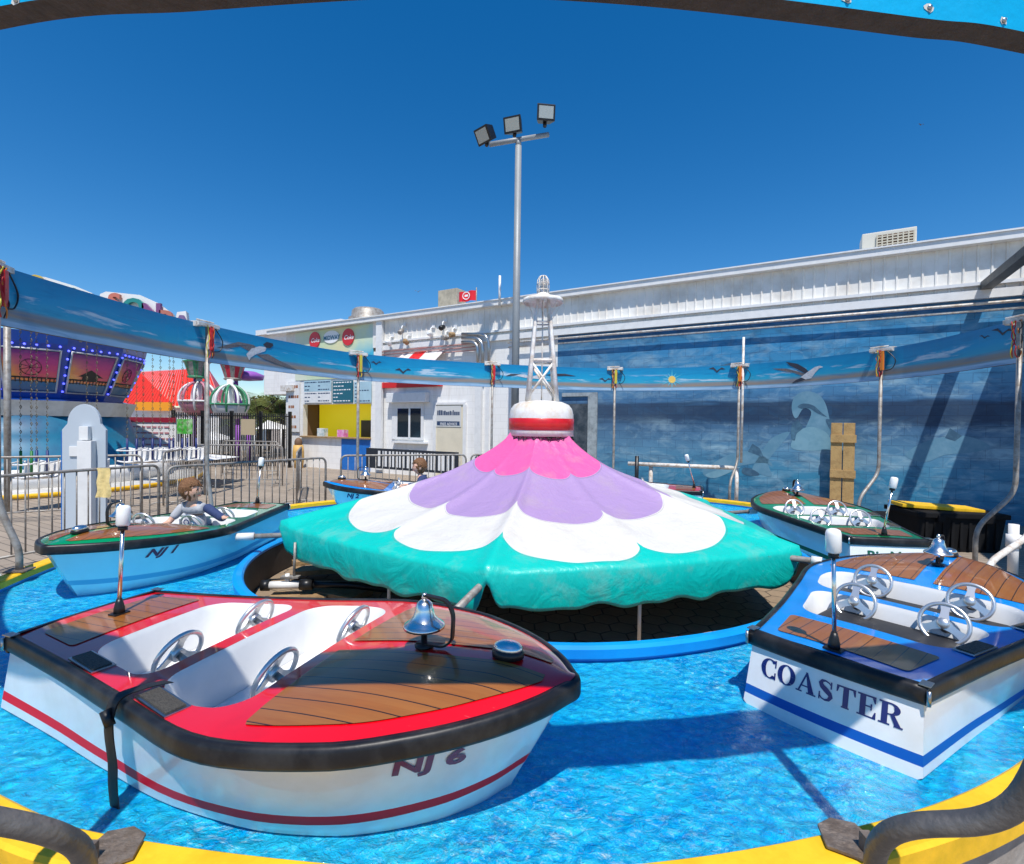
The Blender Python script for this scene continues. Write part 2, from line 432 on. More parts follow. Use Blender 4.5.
c = g.mix(g.rng(w2, .36, .62), (.0, .31, .82), (.0, .57, .96))
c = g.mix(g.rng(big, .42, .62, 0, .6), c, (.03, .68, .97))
c = g.mix(g.math('MULTIPLY', caustic, .6), c, (.12, .80, .97))
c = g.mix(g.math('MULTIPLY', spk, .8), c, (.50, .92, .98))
c = g.mix(g.math('MULTIPLY', caustic2, .9), c, (.72, .93, .93))
nrm = g.bump(hgt, 1.0, .075)
nsoft = g.bump(hgt, 1.0, .036)
dif = g.n('BsdfDiffuse'); g.l(c, dif.inputs['Color']); g.l(nsoft, dif.inputs['Normal'])
gl = g.n('BsdfGlossy'); gl.inputs['Roughness'].default_value = .07; gl.inputs['Color'].default_value = (1, 1, 1, 1); g.l(g.bump(hgt, 1.0, .05), gl.inputs['Normal'])
tr = g.n('BsdfTransparent'); tr.inputs['Color'].default_value = (.55, .9, 1, 1)
m1 = g.n('MixShader'); m1.inputs[0].default_value = .18; g.l(dif.outputs[0], m1.inputs[1]); g.l(tr.outputs[0], m1.inputs[2])
fr = g.n('Fresnel'); fr.inputs['IOR'].default_value = 1.33; g.l(nsoft, fr.inputs['Normal'])
m2 = g.n('MixShader'); g.l(fr.outputs[0], m2.inputs[0]); g.l(m1.outputs[0], m2.inputs[1]); g.l(gl.outputs[0], m2.inputs[2])
g.l(m2.outputs[0], g.out.inputs['Surface'])
M['water'] = g.m
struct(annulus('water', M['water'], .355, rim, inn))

# hex pavers inside
g = NB('hexagonal pavers'); o = g.obj(); sz = .20
xy = g.sep(g.scale(o, (1/sz, 1/sz, 1), (40, 40, 0))); rx, ry = 1.0, 1.7320508
def hexg(offx, offy):
    ax = g.math('SUBTRACT', g.math('FLOORED_MODULO', g.math('ADD', xy[0], offx), rx), rx/2); ay = g.math('SUBTRACT', g.math('FLOORED_MODULO', g.math('ADD', xy[1], offy), ry), ry/2)
    return ax, ay, g.math('ADD', g.math('MULTIPLY', ax, ax), g.math('MULTIPLY', ay, ay))
ax, ay, da = hexg(0, 0); bx_, by_, db = hexg(rx/2, ry/2); sel = g.math('LESS_THAN', da, db)
def pick(p, q): return g.math('ADD', g.math('MULTIPLY', p, sel), g.math('MULTIPLY', q, g.math('SUBTRACT', 1.0, sel)))
gx, gy = g.math('ABSOLUTE', pick(ax, bx_)), g.math('ABSOLUTE', pick(ay, by_))
hd_ = g.math('MAXIMUM', gx, g.math('ADD', g.math('MULTIPLY', gx, .5), g.math('MULTIPLY', gy, .8660254)))
edge = g.rng(hd_, .455, .49)
cc = g.mix(g.noise(o, 3.3, 3), (.34, .25, .16), (.22, .155, .10))
cc = g.mix(g.rng(g.noise(o, 30, 4), .4, .7, 0, .3), cc, (.13, .10, .07))
cc = g.mix(edge, cc, (.06, .045, .03))
M['paver'] = g.set(Base_Color=cc, Roughness=.85, Normal=g.bump(g.math('SUBTRACT', 1.0, edge), .5, .01))
b = MB(); p2 = offs(inn, -.05); b.add([Vector((p.x, p.y, .12)) for p in p2] , [list(range(len(p2)))])
struct(b.build('pavement', M['paver']))

# ------------------------------------------------------------------ boats
BL = 2.60
_q = [0, .09, .19, .29, .40, .50, .632, .775, .894, 1.0]; _w = [0, .045, .165, .305, .455, .575, .648, .544, .432, .338]
def gw(x):  # gunwale half width at station x
    q = sqrt(max(0, 1-x/BL))
    return hermite(q, _q, _w)
def gz(x): return .70 + .10*(x/BL)**2
_wx = [0, .5, .83, 1.3, 1.57, 1.88, 2.15, 2.28, 2.36]; _ww = [.355, .42, .47, .52, .51, .44, .28, .14, 0]
WZ = .355
NS = 44
def station(i):  # i 0..NS-1: gunwale x ; matching waterline x
    t = i/(NS-1); x = BL*(1-(1-t)**2); return x, t
def hullP(i, z):
    x, t = station(i); zg = gz(x)
    xw = 2.36*(1-(1-t)**2); ww = hermite(xw, _wx, _ww) if i < NS-1 else 0
    q = (zg-z)/(zg-WZ); fl = q if q < 1 else q
    k = fl + .10*sin(pi*min(1, fl))*(-sstep(1.6, 2.4, x)) if fl < 1 else fl   # bow flare stays full higher up
    y = gw(x)*(1-k)+ww*k; X = x*(1-fl)+xw*fl
    if fl > 1: y = ww*max(.0, 1-(fl-1)*1.6); X = xw - (fl-1)*.15*(xw/BL)
    X -= .062*fl*(1-t)**4     # transom leans aft towards the waterline
    return Vector((X, max(y, 0), z))
def hull_at(x, z, side, off=.004):
    """point on the hull skin for given world-x along the boat"""
    lo = 0
    for i in range(NS-1):
        a, bb = hullP(i, z), hullP(i+1, z)
        if a.x <= x <= bb.x or i == NS-2:
            t = (x-a.x)/(bb.x-a.x+1e-9); p = a.lerp(bb, t); d = (bb-a).normalized()
            up = (hullP(i, z+.03)-hullP(i, z-.03)).normalized(); nrm = up.cross(d); 
            if nrm.y < 0: nrm = -nrm
            p = p + nrm.normalized()*off
            return Vector((p.x, p.y*side, p.z))
COCK = [(.50, .99), (1.07, 1.53)]
def cockw(x, c):
    x0, x1 = c; r = .11
    bse = gw(x)-.105-.05*sstep(1.3, 1.55, x)
    e = min(x-x0, x1-x)
    if e < r: bse -= r*(1-sqrt(max(0, 1-(1-e/r)**2)))
    return bse
def deckz(x, y):
    wq = max(.05, gw(x)); return gz(x) + (.012+.05*sstep(1.35, 2.0, x)*(1-sstep(2.3, 2.62, x)))*max(0, 1-(y/wq)**2)
def linsp(a, b, n): return [a+(b-a)*i/(n-1) for i in range(n)]

# hand-built serif capitals for the transom name
def g_rect(x0, y0, x1, y1): return [(x0, y0), (x1, y0), (x1, y1), (x0, y1)]
def ringseg(cx, cy, ro, ri, a0, a1, n=18):
    """strip of quads between outer ellipse ro and inner ellipse ri"""
    qs = []
    for i in range(n):
        t0, t1 = a0+(a1-a0)*i/n, a0+(a1-a0)*(i+1)/n
        qs.append([(cx+ro[0]*cos(t0), cy+ro[1]*sin(t0)), (cx+ro[0]*cos(t1), cy+ro[1]*sin(t1)), (cx+ri[0]*cos(t1), cy+ri[1]*sin(t1)), (cx+ri[0]*cos(t0), cy+ri[1]*sin(t0))])
    return qs
def glyph(ch):
    T, t, s = .24, .075, .07
    if ch == 'O': return .92, ringseg(.46, .5, (.46, .51), (.21, .45), 0, 2*pi, 32)
    if ch == 'C':
        return .84, ringseg(.46, .5, (.46, .51), (.21, .45), .72, 2*pi-.72, 28) + [g_rect(.74, .62, .81, 1.0), g_rect(.74, 0, .81, .36), [(.62, .93), (.80, .78), (.80, .9), (.7, .99)], [(.62, .07), (.70, .01), (.8, .1), (.8, .22)]]
    if ch == 'A': return .96, [[(.10, s), (.18, s), (.50, .92), (.45, 1.02)], [(.60, s), (.87, s), (.52, 1.02), (.42, 1.02)], g_rect(.24, .30, .70, .36), g_rect(0, 0, .30, s), g_rect(.52, 0, .96, s)]
    if ch == 'T': return .86, [g_rect(.43-T/2, s, .43+T/2, 1-t), g_rect(.02, 1-t, .84, 1), g_rect(.26, 0, .60, s), [(.02, .68), (.07, .68), (.14, 1-t), (.02, 1-t)], [(.84, .68), (.79, .68), (.72, 1-t), (.84, 1-t)]]
    if ch == 'E': return .80, [g_rect(.10, s, .10+T, 1-t), g_rect(0, 0, .76, s), g_rect(0, 1-t, .74, 1), g_rect(.34, .47, .56, .53), g_rect(.54, .36, .60, .64), [(.76, s), (.76, .32), (.71, .32), (.62, s)], [(.74, 1-t), (.74, .70), (.69, .70), (.60, 1-t)]]
    if ch == 'R':
        return .94, [g_rect(.10, s, .10+T, 1-t), g_rect(0, 0, .44, s), g_rect(0, 1-t, .44, 1), g_rect(.34, .46, .46, .52)] + ringseg(.44, .73, (.38, .27), (.15, .20), -pi/2, pi/2, 14) + [[(.44, .47), (.60, .50), (.86, s), (.62, s)], g_rect(.60, 0, .94, s)]
    if ch == 'S':
        pts = [(.60, .80), (.50, .90), (.34, .955), (.20, .92), (.13, .80), (.20, .66), (.37, .54), (.54, .41), (.61, .26), (.52, .10), (.36, .045), (.20, .09), (.10, .22)]
        wd = [.05, .06, .08, .14, .20, .24, .26, .24, .20, .14, .08, .06, .05]; qs = []
        P = [Vector((x, y, 0)) for x, y in pts]; L, R = [], []
        for i in range(len(P)):
            d = (P[min(i+1, len(P)-1)]-P[max(i-1, 0)]).normalized(); n = Vector((-d.y, d.x, 0))
            L.append(P[i]+n*wd[i]/2); R.append(P[i]-n*wd[i]/2)
        for i in range(len(P)-1): qs.append([(q.x, q.y) for q in (L[i], L[i+1], R[i+1], R[i])])
        return .76, qs + [g_rect(.58, .64, .64, .98), g_rect(.07, .02, .13, .38)]
def add_word(mb, word, cap, mapf, gap=.12):
    tot = sum(glyph(c)[0]+gap for c in word)-gap; x = -tot/2
    for c in word:
        wdt, polys = glyph(c)
        for k, pl in enumerate(polys):
            # dense quads are fine; slight stagger avoids coplanar overlap
            vs = [mapf((x+px_)*cap, py_*cap, .0008+.00025*(k % 7)) for px_, py_ in pl]
            mb.add(vs, [list(range(len(vs)))])
        x += wdt+gap

def wheel_mb():
    mb = MB(); R = .104
    mb.tube([(0, R*cos(2*pi*k/32), R*sin(2*pi*k/32)) for k in range(32)], .0105, 8, closed=True)
    for a in (pi/2, pi/2+2*pi/3, pi/2+4*pi/3):
        pts = []
        for k in range(7):
            t = k/6; r = .02+(R-.02)*t; wv = .017+.012*(2*t-1)**2*(1 if t > .5 else .6)
            cpt = Vector((-.012*sin(pi*t)*0-.02*(1-t), cos(a)*r, sin(a)*r)); n = Vector((0, -sin(a), cos(a)))
            pts.append((cpt-n*wv, cpt+n*wv))
        vs = [q for p in pts for q in p]; vs += [v+Vector((.007, 0, 0)) for v in vs]; n = 14
        fs = [(2*i, 2*i+1, 2*i+3, 2*i+2) for i in range(6)] + [(n+2*i, n+2*i+2, n+2*i+3, n+2*i+1) for i in range(6)]
        fs += [(2*i, 2*i+2, n+2*i+2, n+2*i) for i in range(6)] + [(2*i+1, n+2*i+1, n+2*i+3, 2*i+3) for i in range(6)]
        mb.add(vs, fs)
    Rz = Matrix.Rotation(-pi/2, 3, 'Y')
    mb.lathe([(.0, .034), (.016, .032), (.028, .024), (.03, .006), (.03, -.006)], (0, 0, 0), 16, Rz)
    return mb
def column_mb():
    mb = MB(); mb.tube([(.005, 0, 0), (.075, 0, -.005)], [.013, .02], 10)
    mb.lathe([(.034, 0), (.034, .012), (.02, .02)], (.07, 0, -.005), 14, Matrix.Rotation(-pi/2, 3, 'Y'))
    return mb
WH = wheel_mb(); COL = column_mb()

GREEN, BLUE, REDC = (.0, .25, .075), (.0, .27, .80), (.74, .001, .006)
def make_boat(label, X, Y, ang, col, stripe, dark, text, textmat, lean=(0, 0), lampx=.07, transom=None, strap=False, hull=None, regx=2.08):
    t = thing('toy_motorboat', label, 'boat', (X, Y, 0), radians(ang), 'ride boats floating in the ring pool')
    dm = deckmat('glossy deck paint', col); sm = mat('hull stripe', stripe, .5, spec=.25); hm = hull or M['gel']
    # hull skin
    b = MB()
    def rowz(i): 
        zg = gz(station(i)[0]); s0 = .446+.05*sstep(.3, 1.0, i/(NS-1)); 
        return [zg-.01, zg-.06, (zg-.06)*.6+s0*.4, (zg-.06)*.25+s0*.75, s0, s0-.042, WZ+.01, WZ-.06, .24, .2]
    nr = 10
    for side in (1, -1):
        rows = [[hullP(i, z) for z in rowz(i)] for i in range(NS)]
        base = len(b.v)
        for i in range(NS-1):
            for j in range(nr-1):
                b.cur = 1 if j == 4 else 0
                q = [rows[i][j], rows[i+1][j], rows[i+1][j+1], rows[i][j+1]]
                b.add([Vector((p.x, p.y*side, p.z)) for p in q], [(0, 1, 2, 3)], True)
    r0 = [hullP(0, z) for z in rowz(0)]
    for j in range(nr-1):
        b.cur = 1 if j == 4 else 0
        m_ = 8
        for k in range(m_):
            f0, f1 = 1-2*k/m_, 1-2*(k+1)/m_
            bow_ = lambda f: -.02*(1-f*f)
            b.add([Vector((r0[j].x+bow_(f0), r0[j].y*f0, r0[j].z)), Vector((r0[j].x+bow_(f1), r0[j].y*f1, r0[j].z)), Vector((r0[j+1].x+bow_(f1), r0[j+1].y*f1, r0[j+1].z)), Vector((r0[j+1].x+bow_(f0), r0[j+1].y*f0, r0[j+1].z))], [(0, 1, 2, 3)], True)
    b.cur = 0; hullo = b.build('hull', [hm, sm], t, merge=1e-4)
    for p in hullo.data.polygons: p.use_smooth = True
    md = hullo.modifiers.new('e', 'EDGE_SPLIT'); md.split_angle = radians(40)
    # deck
    b = MB()
    segs = [(0, COCK[0][0], None), (COCK[0][0], COCK[0][1], COCK[0]), (COCK[0][1], COCK[1][0], None), (COCK[1][0], COCK[1][1], COCK[1]), (COCK[1][1], BL, None)]
    for a, e, ck in segs:
        if ck is None:
            xs = linsp(a, e, 8) if e < BL else [a+(e-a)*(1-(1-k/28)**2) for k in range(29)]
            b.grid(lambda i, j: (lambda x: (lambda y: Vector((x, y, deckz(x, y))))(gw(x)*(-1+2*j/20)))(xs[i]), len(xs), 21)
        else:
            r = .11; xs = [a+r*(1-cos(pi/2*k/8)) for k in range(9)] + linsp(a+r, e-r, 9)[1:-1] + [e-r*(1-cos(pi/2*(8-k)/8)) for k in range(9)]
            for sd_ in (1, -1):
                b.grid(lambda i, j: (lambda x: (lambda y: Vector((x, y*sd_, deckz(x, y))))(cockw(x, ck)+(gw(x)-cockw(x, ck))*j/4))(xs[i]), len(xs), 5)
    b.build('deck', dm, t, merge=1e-5)
    # cockpits
    for ck in COCK:
        a, e = ck; r = .11
        xs = [a+r*(1-cos(pi/2*k/8)) for k in range(9)] + linsp(a+r, e-r, 9)[1:-1] + [e-r*(1-cos(pi/2*(8-k)/8)) for k in range(9)]
        loop = [(x, cockw(x, ck)) for x in xs]
        loop = [(a, 0)] + loop + [(e, 0)] + [(x, -y) for x, y in loop[::-1]]
        n = len(loop); cx = (a+e)/2
        prof = [(0, 0), (.004, .01), (.012, .03), (.03, .22), (.05, None)]
        b = MB(); vs = []
        for k, (ins, dz) in enumerate(prof):
            for x, y in loop:
                fx = 1-ins/(e-a)*2; fy = max(0.1, 1-ins/max(.1, cockw(cx, ck)))
                z = .385 if dz is None else max(.386, deckz(x, y)-dz)
                vs.append(Vector((cx+(x-cx)*fx, y*fy, z)))
        b.add(vs, [(k*n+i, k*n+(i+1) % n, (k+1)*n+(i+1) % n, (k+1)*n+i) for k in range(len(prof)-1) for i in range(n)], True)
        b.add([v+Vector((0, 0, .0)) for v in vs[-n:]], [list(range(n))])
        b.build('cockpit_liner', M['gelin'], t, merge=1e-5)
        if dark:
            b = MB(); wv = cockw(cx, ck)*.84
            b.bbox((a+.045, -wv*.96, .388), (e-.04, wv*.96, .40)); b.build('floor_mat', M['seat_black'], t, bevel=.003)
        b = MB(); wv = cockw(a+.12, ck)*.9
        b.bbox((a+.03, -wv, .402 if dark else .388), (e-.035 if dark else a+.22, wv, .645 if dark else .52)); b.build('seat', M['seat_black'] if dark else M['gelin'], t, bevel=.018)
    # wood panels
    b = MB()
    def wpatch(mb, f_in, f_out, xs, n=8, top=.004):
        def P(i, j):
            x = xs[i]; y = f_in(x)+(f_out(x)-f_in(x))*j/(n-1); return Vector((x, y, deckz(x, y)+top))
        mb.grid(P, len(xs), n)
    def ends(x, a, e, r):
        d = min(x-a, e-x); return 1 if d > r else sqrt(max(0, 1-(1-d/r)**2))
    xs = [.085+.30*(1-cos(pi*k/20))/2 for k in range(21)]
    fo = lambda x: (gw(x)-.085)*(.93+.07*ends(x, .085, .385, .03))
    wpatch(b, lambda x: -fo(x), fo, xs, 14); b.build('aft_planking', M['wood'], t, keepnorm=False)
    x0, x1 = 1.605, 2.50
    xs = [x0+(x1-x0)*(1-cos(pi*k/40))/2 for k in range(41)]
    for sd_ in (1, -1):
        b = MB()
        def fout(x):
            o_ = max(.052, gw(x)-.088); 
            return sd_*(.05+(o_-.05)*min(1, ends(x, x0, x1+.02, .03)))
        wpatch(b, lambda x: sd_*.048, fout, xs, 10); b.build('foredeck_planking', M['wood'], t)
    # rub rail
    out = [];
    for i in range(NS): x, tt = station(i); out.append(Vector((x, gw(x), gz(x))))
    loop = out[:-1] + [out[-1]] + [Vector((p.x, -p.y, p.z)) for p in out[:-1][::-1]]
    prof = [(-.014, .007), (.006, .008), (.017, .004), (.021, -.010), (.022, -.050), (.017, -.062), (.002, -.066), (-.004, -.02)]
    n = len(loop); m_ = len(prof); nrm = []
    for i in range(n):
        a_, c_ = loop[max(i-1, 0)], loop[min(i+1, n-1)]; d = (c_-a_); nn = Vector((-d.y, d.x, 0)).normalized(); nrm.append(nn)
    # orient outward
    nrm = [v if v.dot(Vector((loop[i].x-1.2, loop[i].y, 0))) > 0 else -v for i, v in enumerate(nrm)]
    b = MB(); b.grid(lambda i, j: loop[i]+nrm[i]*prof[j % m_][0]+Vector((0, 0, prof[j % m_][1])), n, m_+1)
    b.v  # ends
    # transom rail
    yw = gw(0)+.018; zt = gz(0)
    tp = [(.012, .010), (-.008, .012), (-.026, .004), (-.030, -.012), (-.030, -.05), (-.02, -.066), (-.002, -.070)]
    k0 = 15
    b.grid(lambda i, j: Vector((tp[j][0]-.018*(1-((-1+2*i/(k0-1)))**2), yw*(-1+2*i/(k0-1)), zt+tp[j][1])), k0, len(tp))
    for sg in (1, -1):
        b.add([Vector((tp[j][0], sg*(yw), zt+tp[j][1])) for j in range(len(tp))], [list(range(len(tp)))])
    b.build('rub_rail', M['rubber'], t, merge=1e-5)
    for sg in (1, -1):
        b = MB(); b.tube([(-.032, sg*(yw+.004), zt+.0), (-.032, sg*(yw+.004), zt-.06)], .008, 8); b.bbox((-.03, sg*(yw-.03), zt+.0125), (.03, sg*(yw+.008), zt+.0165)); b.build('corner_cap', M['steel'], t)
    # boarding plates on starboard side
    for xa in (.53, 1.12):
        xm = xa+.11; d = (gw(xa+.2)-gw(xa))/.2; rot = Matrix.Rotation(-math.atan(d)*1.0, 3, 'Z')
        yy = -(gw(xm)-.062); pl = thing('dummy', None, None) if False else None
        zz = deckz(xm, yy)+.006
        b = MB(); b.box((xm, yy, zz), (.23, .085, .008), rot); po = b.build('boarding_plate', M['steel'], t, bevel=.002)
        b = MB(); b.box((xm, yy, zz+.0065), (.205, .064, .005), rot)
        b.build('grip_pad', M['grip'], po)
    # wheels
    for (wx, ys) in ((.92, (-.23, .18)), (1.465, (-.25, .24))):
        for wy in ys:
            tilt = Matrix.Translation((wx, wy, gz(wx)+.005)) @ Matrix.Rotation(radians(22), 4, 'Y')
            o_ = WH.build('steering_wheel', M['satin'], t); o_.matrix_local = tilt
            o2 = COL.build('steering_column', M['steel'], o_)
    # bell
    bx = 2.00; bz = deckz(bx, 0)+.004
    b = MB(); b.lathe([(.038, 0), (.038, .008), (.014, .012), (.012, .055), (.0, .056)], (bx-.02, 0, bz), 14)
    pth = [(bx-.05, 0, bz+.012), (bx+.07, 0, bz+.012), (bx+.105, 0, bz+.04), (bx+.11, 0, bz+.15), (bx+.08, 0, bz+.20), (bx-.02, 0, bz+.208)]
    pp = arcpath(pth, .04, 4)
    for k in range(len(pp)-1):
        a_, c_ = pp[k], pp[k+1]; d = (c_-a_); nn = Vector((-d.z, 0, d.x)).normalized()*.004; wv = Vector((0, .012, 0))
        b.add([a_-nn-wv, a_+nn-wv, a_+nn+wv, a_-nn+wv, c_-nn-wv, c_+nn-wv, c_+nn+wv, c_-nn+wv], [(0, 1, 2, 3), (4, 7, 6, 5), (0, 4, 5, 1), (1, 5, 6, 2), (2, 6, 7, 3), (3, 7, 4, 0)])
    br_ = b.build('bell_bracket', M['black'], t)
    b = MB(); pr = [(.0, .004), (.05, .0), (.088, .0), (.098, -.004), (.094, .008), (.072, .020), (.050, .045), (.042, .075), (.036, .10), (.020, .113), (.0, .115)]
    b.lathe([(r_*.86, z_*.92) for r_, z_ in pr[1:]], (bx-.02, 0, bz+.083), 28); b.lathe([(.009, 0), (.012, .012), (.008, .026), (0, .03)], (bx-.02, 0, bz+.188), 10)
    b.build('bell', M['chrome'], t)
    # bow light
    nx = 2.34; nz = deckz(nx, 0)+.003; rz_ = Matrix.Rotation(0, 3, 'Z')
    b = MB(); b.lathe([(.05, 0), (.05, .018), (.042, .03)], (0, 0, 0), 20)
    for v in b.v: v.x = v.x*1.25+nx; v.z += nz
    lo = b.build('bow_light', M['black'], t)
    b = MB(); b.sphere((nx, 0, nz+.032), (.058, .043, .026), 18); b.build('light_cover', M['chrome'], lo)
    # stern lamp
    lz = deckz(lampx, 0)+.003
    b = MB(); b.box((lampx, 0, lz+.004), (.055, .075, .008)); b.lathe([(.026, 0), (.024, .03), (.018, .055), (.013, .075)], (lampx, 0, lz+.004), 14)
    lb = b.build('lamp_base', M['black'], t)
    tx, ty = lean; top = Vector((lampx+tx, ty, lz+.44)); bt = Vector((lampx, 0, lz+.07)); d = (top-bt).normalized()
    b = MB(); b.tube([bt, top], .0095, 10); b.build('lamp_pole', M['chrome'], lb)
    b = MB(); b.tube([top-d*.01, top+d*.012], .022, 14); b.build('lamp_collar', M['black'], lb)
    b = MB(); pts = [top+d*.012, top+d*.02, top+d*.10, top+d*.115, top+d*.12]; b.tube(pts, [.026, .032, .032, .027, .016], 18); b.build('lamp_lens', M['lens'], lb)
    # registration on both bows
    if text:
        vs, fs = text_polys(text, .096, .28, .0035)
        for side in (-1, 1):
            b = MB(); sg = 1 if side < 0 else -1
            b.add([hull_at(regx+sg*v.x*1.1, gz(2.08)-.142+v.y*.9, side, .004) for v in vs], fs)
            b.build('registration_number', textmat, t)
    if transom:
        b = MB(); rk = .05/(gz(0)-WZ)
        def tm(u, v, off):
            z = .513+v; y = -u; return Vector((-.062*(gz(0)-z)/(gz(0)-WZ)-.02*(1-(y/.345)**2)-off-.0006, y, z))
        if transom == 'COASTER':
            add_word(b, transom, .088, lambda u, v, o_: tm(u, v, o_), .06)
        else:
            vs, fs = text_polys(transom, .12, 0, .003)
            b.add([tm(v.x*1.1, v.y*.9, .003) for v in vs], fs)
        b.build('name_lettering', textmat, t)
    if strap:
        x = 1.07; g_ = gw(x); pts = []
        zz = gz(x)
        path = [(x+.05, -(g_-.13), zz+.015), (x+.03, -(g_-.05), zz+.03), (x, -(g_+.02), zz+.022), (x-.005, -(g_+.045), zz-.03), (x, -(g_+.05), zz-.10), (x+.01, -(g_+.045), zz-.20), (x+.005, -(g_+.04), zz-.30), (x+.015, -(g_+.03), zz-.45)]
        pp = crom(path, 5); b = MB()
        for k in range(len(pp)-1):
            a_, c_ = pp[k], pp[k+1]; wv = Vector((.022, 0, 0)); nn = Vector((0, -.0025, .0025))
            b.add([a_-nn-wv, a_+nn-wv, a_+nn+wv, a_-nn+wv, c_-nn-wv, c_+nn-wv, c_+nn+wv, c_-nn+wv], [(0, 1, 2, 3), (4, 7, 6, 5), (0, 4, 5, 1), (1, 5, 6, 2), (2, 6, 7, 3), (3, 7, 4, 0)])
        so_ = b.build('strap', M['seat_black'], t)
        b = MB(); b.tube([(x-.015, -(g_+.055), zz-.01), (x+.015, -(g_+.055), zz-.06)], .017, 8); b.build('buckle', M['black'], so_)
    return t

navy = (.006, .05, .28)
B6 = make_boat('big red boat NJ 6 with chrome bell nearest the viewer', -2.22, 2.65, -18.76, REDC, (.72, .0, .012), False, 'NJ 6', M['txtmaroon'], (-.02, .03), .20, None, True, regx=2.2)
BC = make_boat('blue boat with COASTER lettered across its white transom', 1.44, 2.24, 38.78, BLUE, (.005, .10, .42), True, 'NJ 5', M['txtnavy'], (-.04, .0), .05, 'COASTER')
BC.rotation_euler = (0, radians(1.3), radians(38.78))
BM = make_boat('empty green boat with green name lettered on its stern', 3.55, 4.68, 82.5, GREEN, (.003, .12, .05), True, 'NJ 4', M['txtgreen'], (.0, -.06), .07, 'Big Mac')
M['hullcyan'] = mat('light cyan gelcoat', (.42, .86, .92), .25, coat=.7, noise=(3, .06), bump=(2.5, .02)); CY_ = (.12, .48, .68)
B1 = make_boat('green boat NJ 1 carrying the boy in a grey shirt', -3.11, 6.2, 264.2, GREEN, CY_, False, 'NJ 1', M['txtmaroon'], (-.06, 0), .07, hull=M['hullcyan'])
B2 = make_boat('light blue boat NJ 2 carrying the boy in a navy top', -.30, 7.98, 186, BLUE, CY_, False, 'NJ 2', M['txtnavy'], (-.03, 0), .07, hull=M['hullcyan'])
B5 = make_boat('red boat mostly hidden behind the canopy by the painted wall', 3.12, 8.23, 160.5, REDC, (.62, .01, .03), False, 'NJ 3', M['txtmaroon'], (.1, .1), .1)

# ------------------------------------------------------------------ ride centre: canopy, dome, lantern tower, booms
CC = Vector((.32, 5.5, 0))
ctr = thing('ride_centre', 'scalloped pink purple white and teal canopy with red-banded dome and white beacon tower', 'ride centre', CC)
CORN = [radians(a) for a in (-163, -102, -37, 22, 80, 139)]; CRAD = [2.62, 2.28, 2.50, 2.36, 2.3, 2.3]
prof_r = [.30, .36, .7, 1.0, 1.43, 2.0, 2.36]; prof_z = [1.66, 1.57, 1.33, 1.17, 1.01, .855, .745]
def hemr(th):
    best = None
    for k in range(6):
        a, c_ = CORN[k], CORN[(k+1) % 6]; d = (c_-a) % (2*pi); t = ((th-a) % (2*pi))
        if t < d:
            # chord between the two corners, slightly sagging inwards
            R, R2_ = CRAD[k], CRAD[(k+1) % 6]; p, q = Vector((R*cos(a), R*sin(a), 0)), Vector((R2_*cos(c_), R2_*sin(c_), 0))
            # ray-chord intersection
            e = q-p; den = cos(th)*e.y-sin(th)*e.x; r = (p.x*e.y-p.y*e.x)/den
            return r*(1+.035*sin(pi*t/d)), t/d
    return 2.3, 0
NTH, NR = 720, 56
gq = NB('canopy vinyl'); 
def attr(g, n): x = g.n('Attribute'); x.attribute_name = n; return x.outputs['Fac']
cA, cB, cCc = attr(gq, 'd1'), attr(gq, 'd2'), attr(gq, 'd3')
o = gq.obj()
dirt = gq.noise(gq.scale(o, (1, 1, 1)), 3.5, 6, .65); dirt2 = gq.noise(o, 22, 5, .7)
col = gq.mix(gq.math('GREATER_THAN', cCc, 0), (.64, .62, .57), (.0, .48, .40))
col = gq.mix(gq.math('LESS_THAN', cB, 0), col, (.37, .25, .46))
col = gq.mix(gq.math('LESS_THAN', cA, 0), col, (.72, .105, .32))
for dd_ in (cA, cB, cCc):
    sm_ = gq.math('LESS_THAN', gq.math('ABSOLUTE', gq.math('SUBTRACT', dd_, .012)), .0045); col = gq.mix(gq.math('MULTIPLY', sm_, .3), col, (.12, .10, .10))
col = gq.mix(gq.math('MULTIPLY', gq.rng(dirt, .52, .8), .35), col, (.45, .38, .30))
col = gq.mix(gq.math('MULTIPLY', gq.rng(dirt2, .62, .8), .25), col, (.30, .24, .18))
wr = gq.noise(gq.scale(o, (1, 1, 1)), 2.6, 4, .55, 1.6); wr2 = gq.noise(gq.scale(o, (1, 1, .35)), 8, 4, .6, 1.8)
M['canopy'] = gq.set(Base_Color=col, Roughness=.42, Coat_Weight=.12, Normal=gq.bump(gq.math('ADD', wr, gq.math('MULTIPLY', wr2, .3)), .42, .05))
b = MB(); D1, D2, D3 = [], [], []
def scal(th, r0, h, jit):
    # scallops: notch on every ridge and mid-gore
    for k in range(6):
        a, c_ = CORN[k], CORN[(k+1) % 6]; d = (c_-a) % (2*pi); t = ((th-a) % (2*pi))
        if t < d:
            u = (t/d*2) % 1.0; return r0+h*(4*u*(1-u))**.42
    return r0
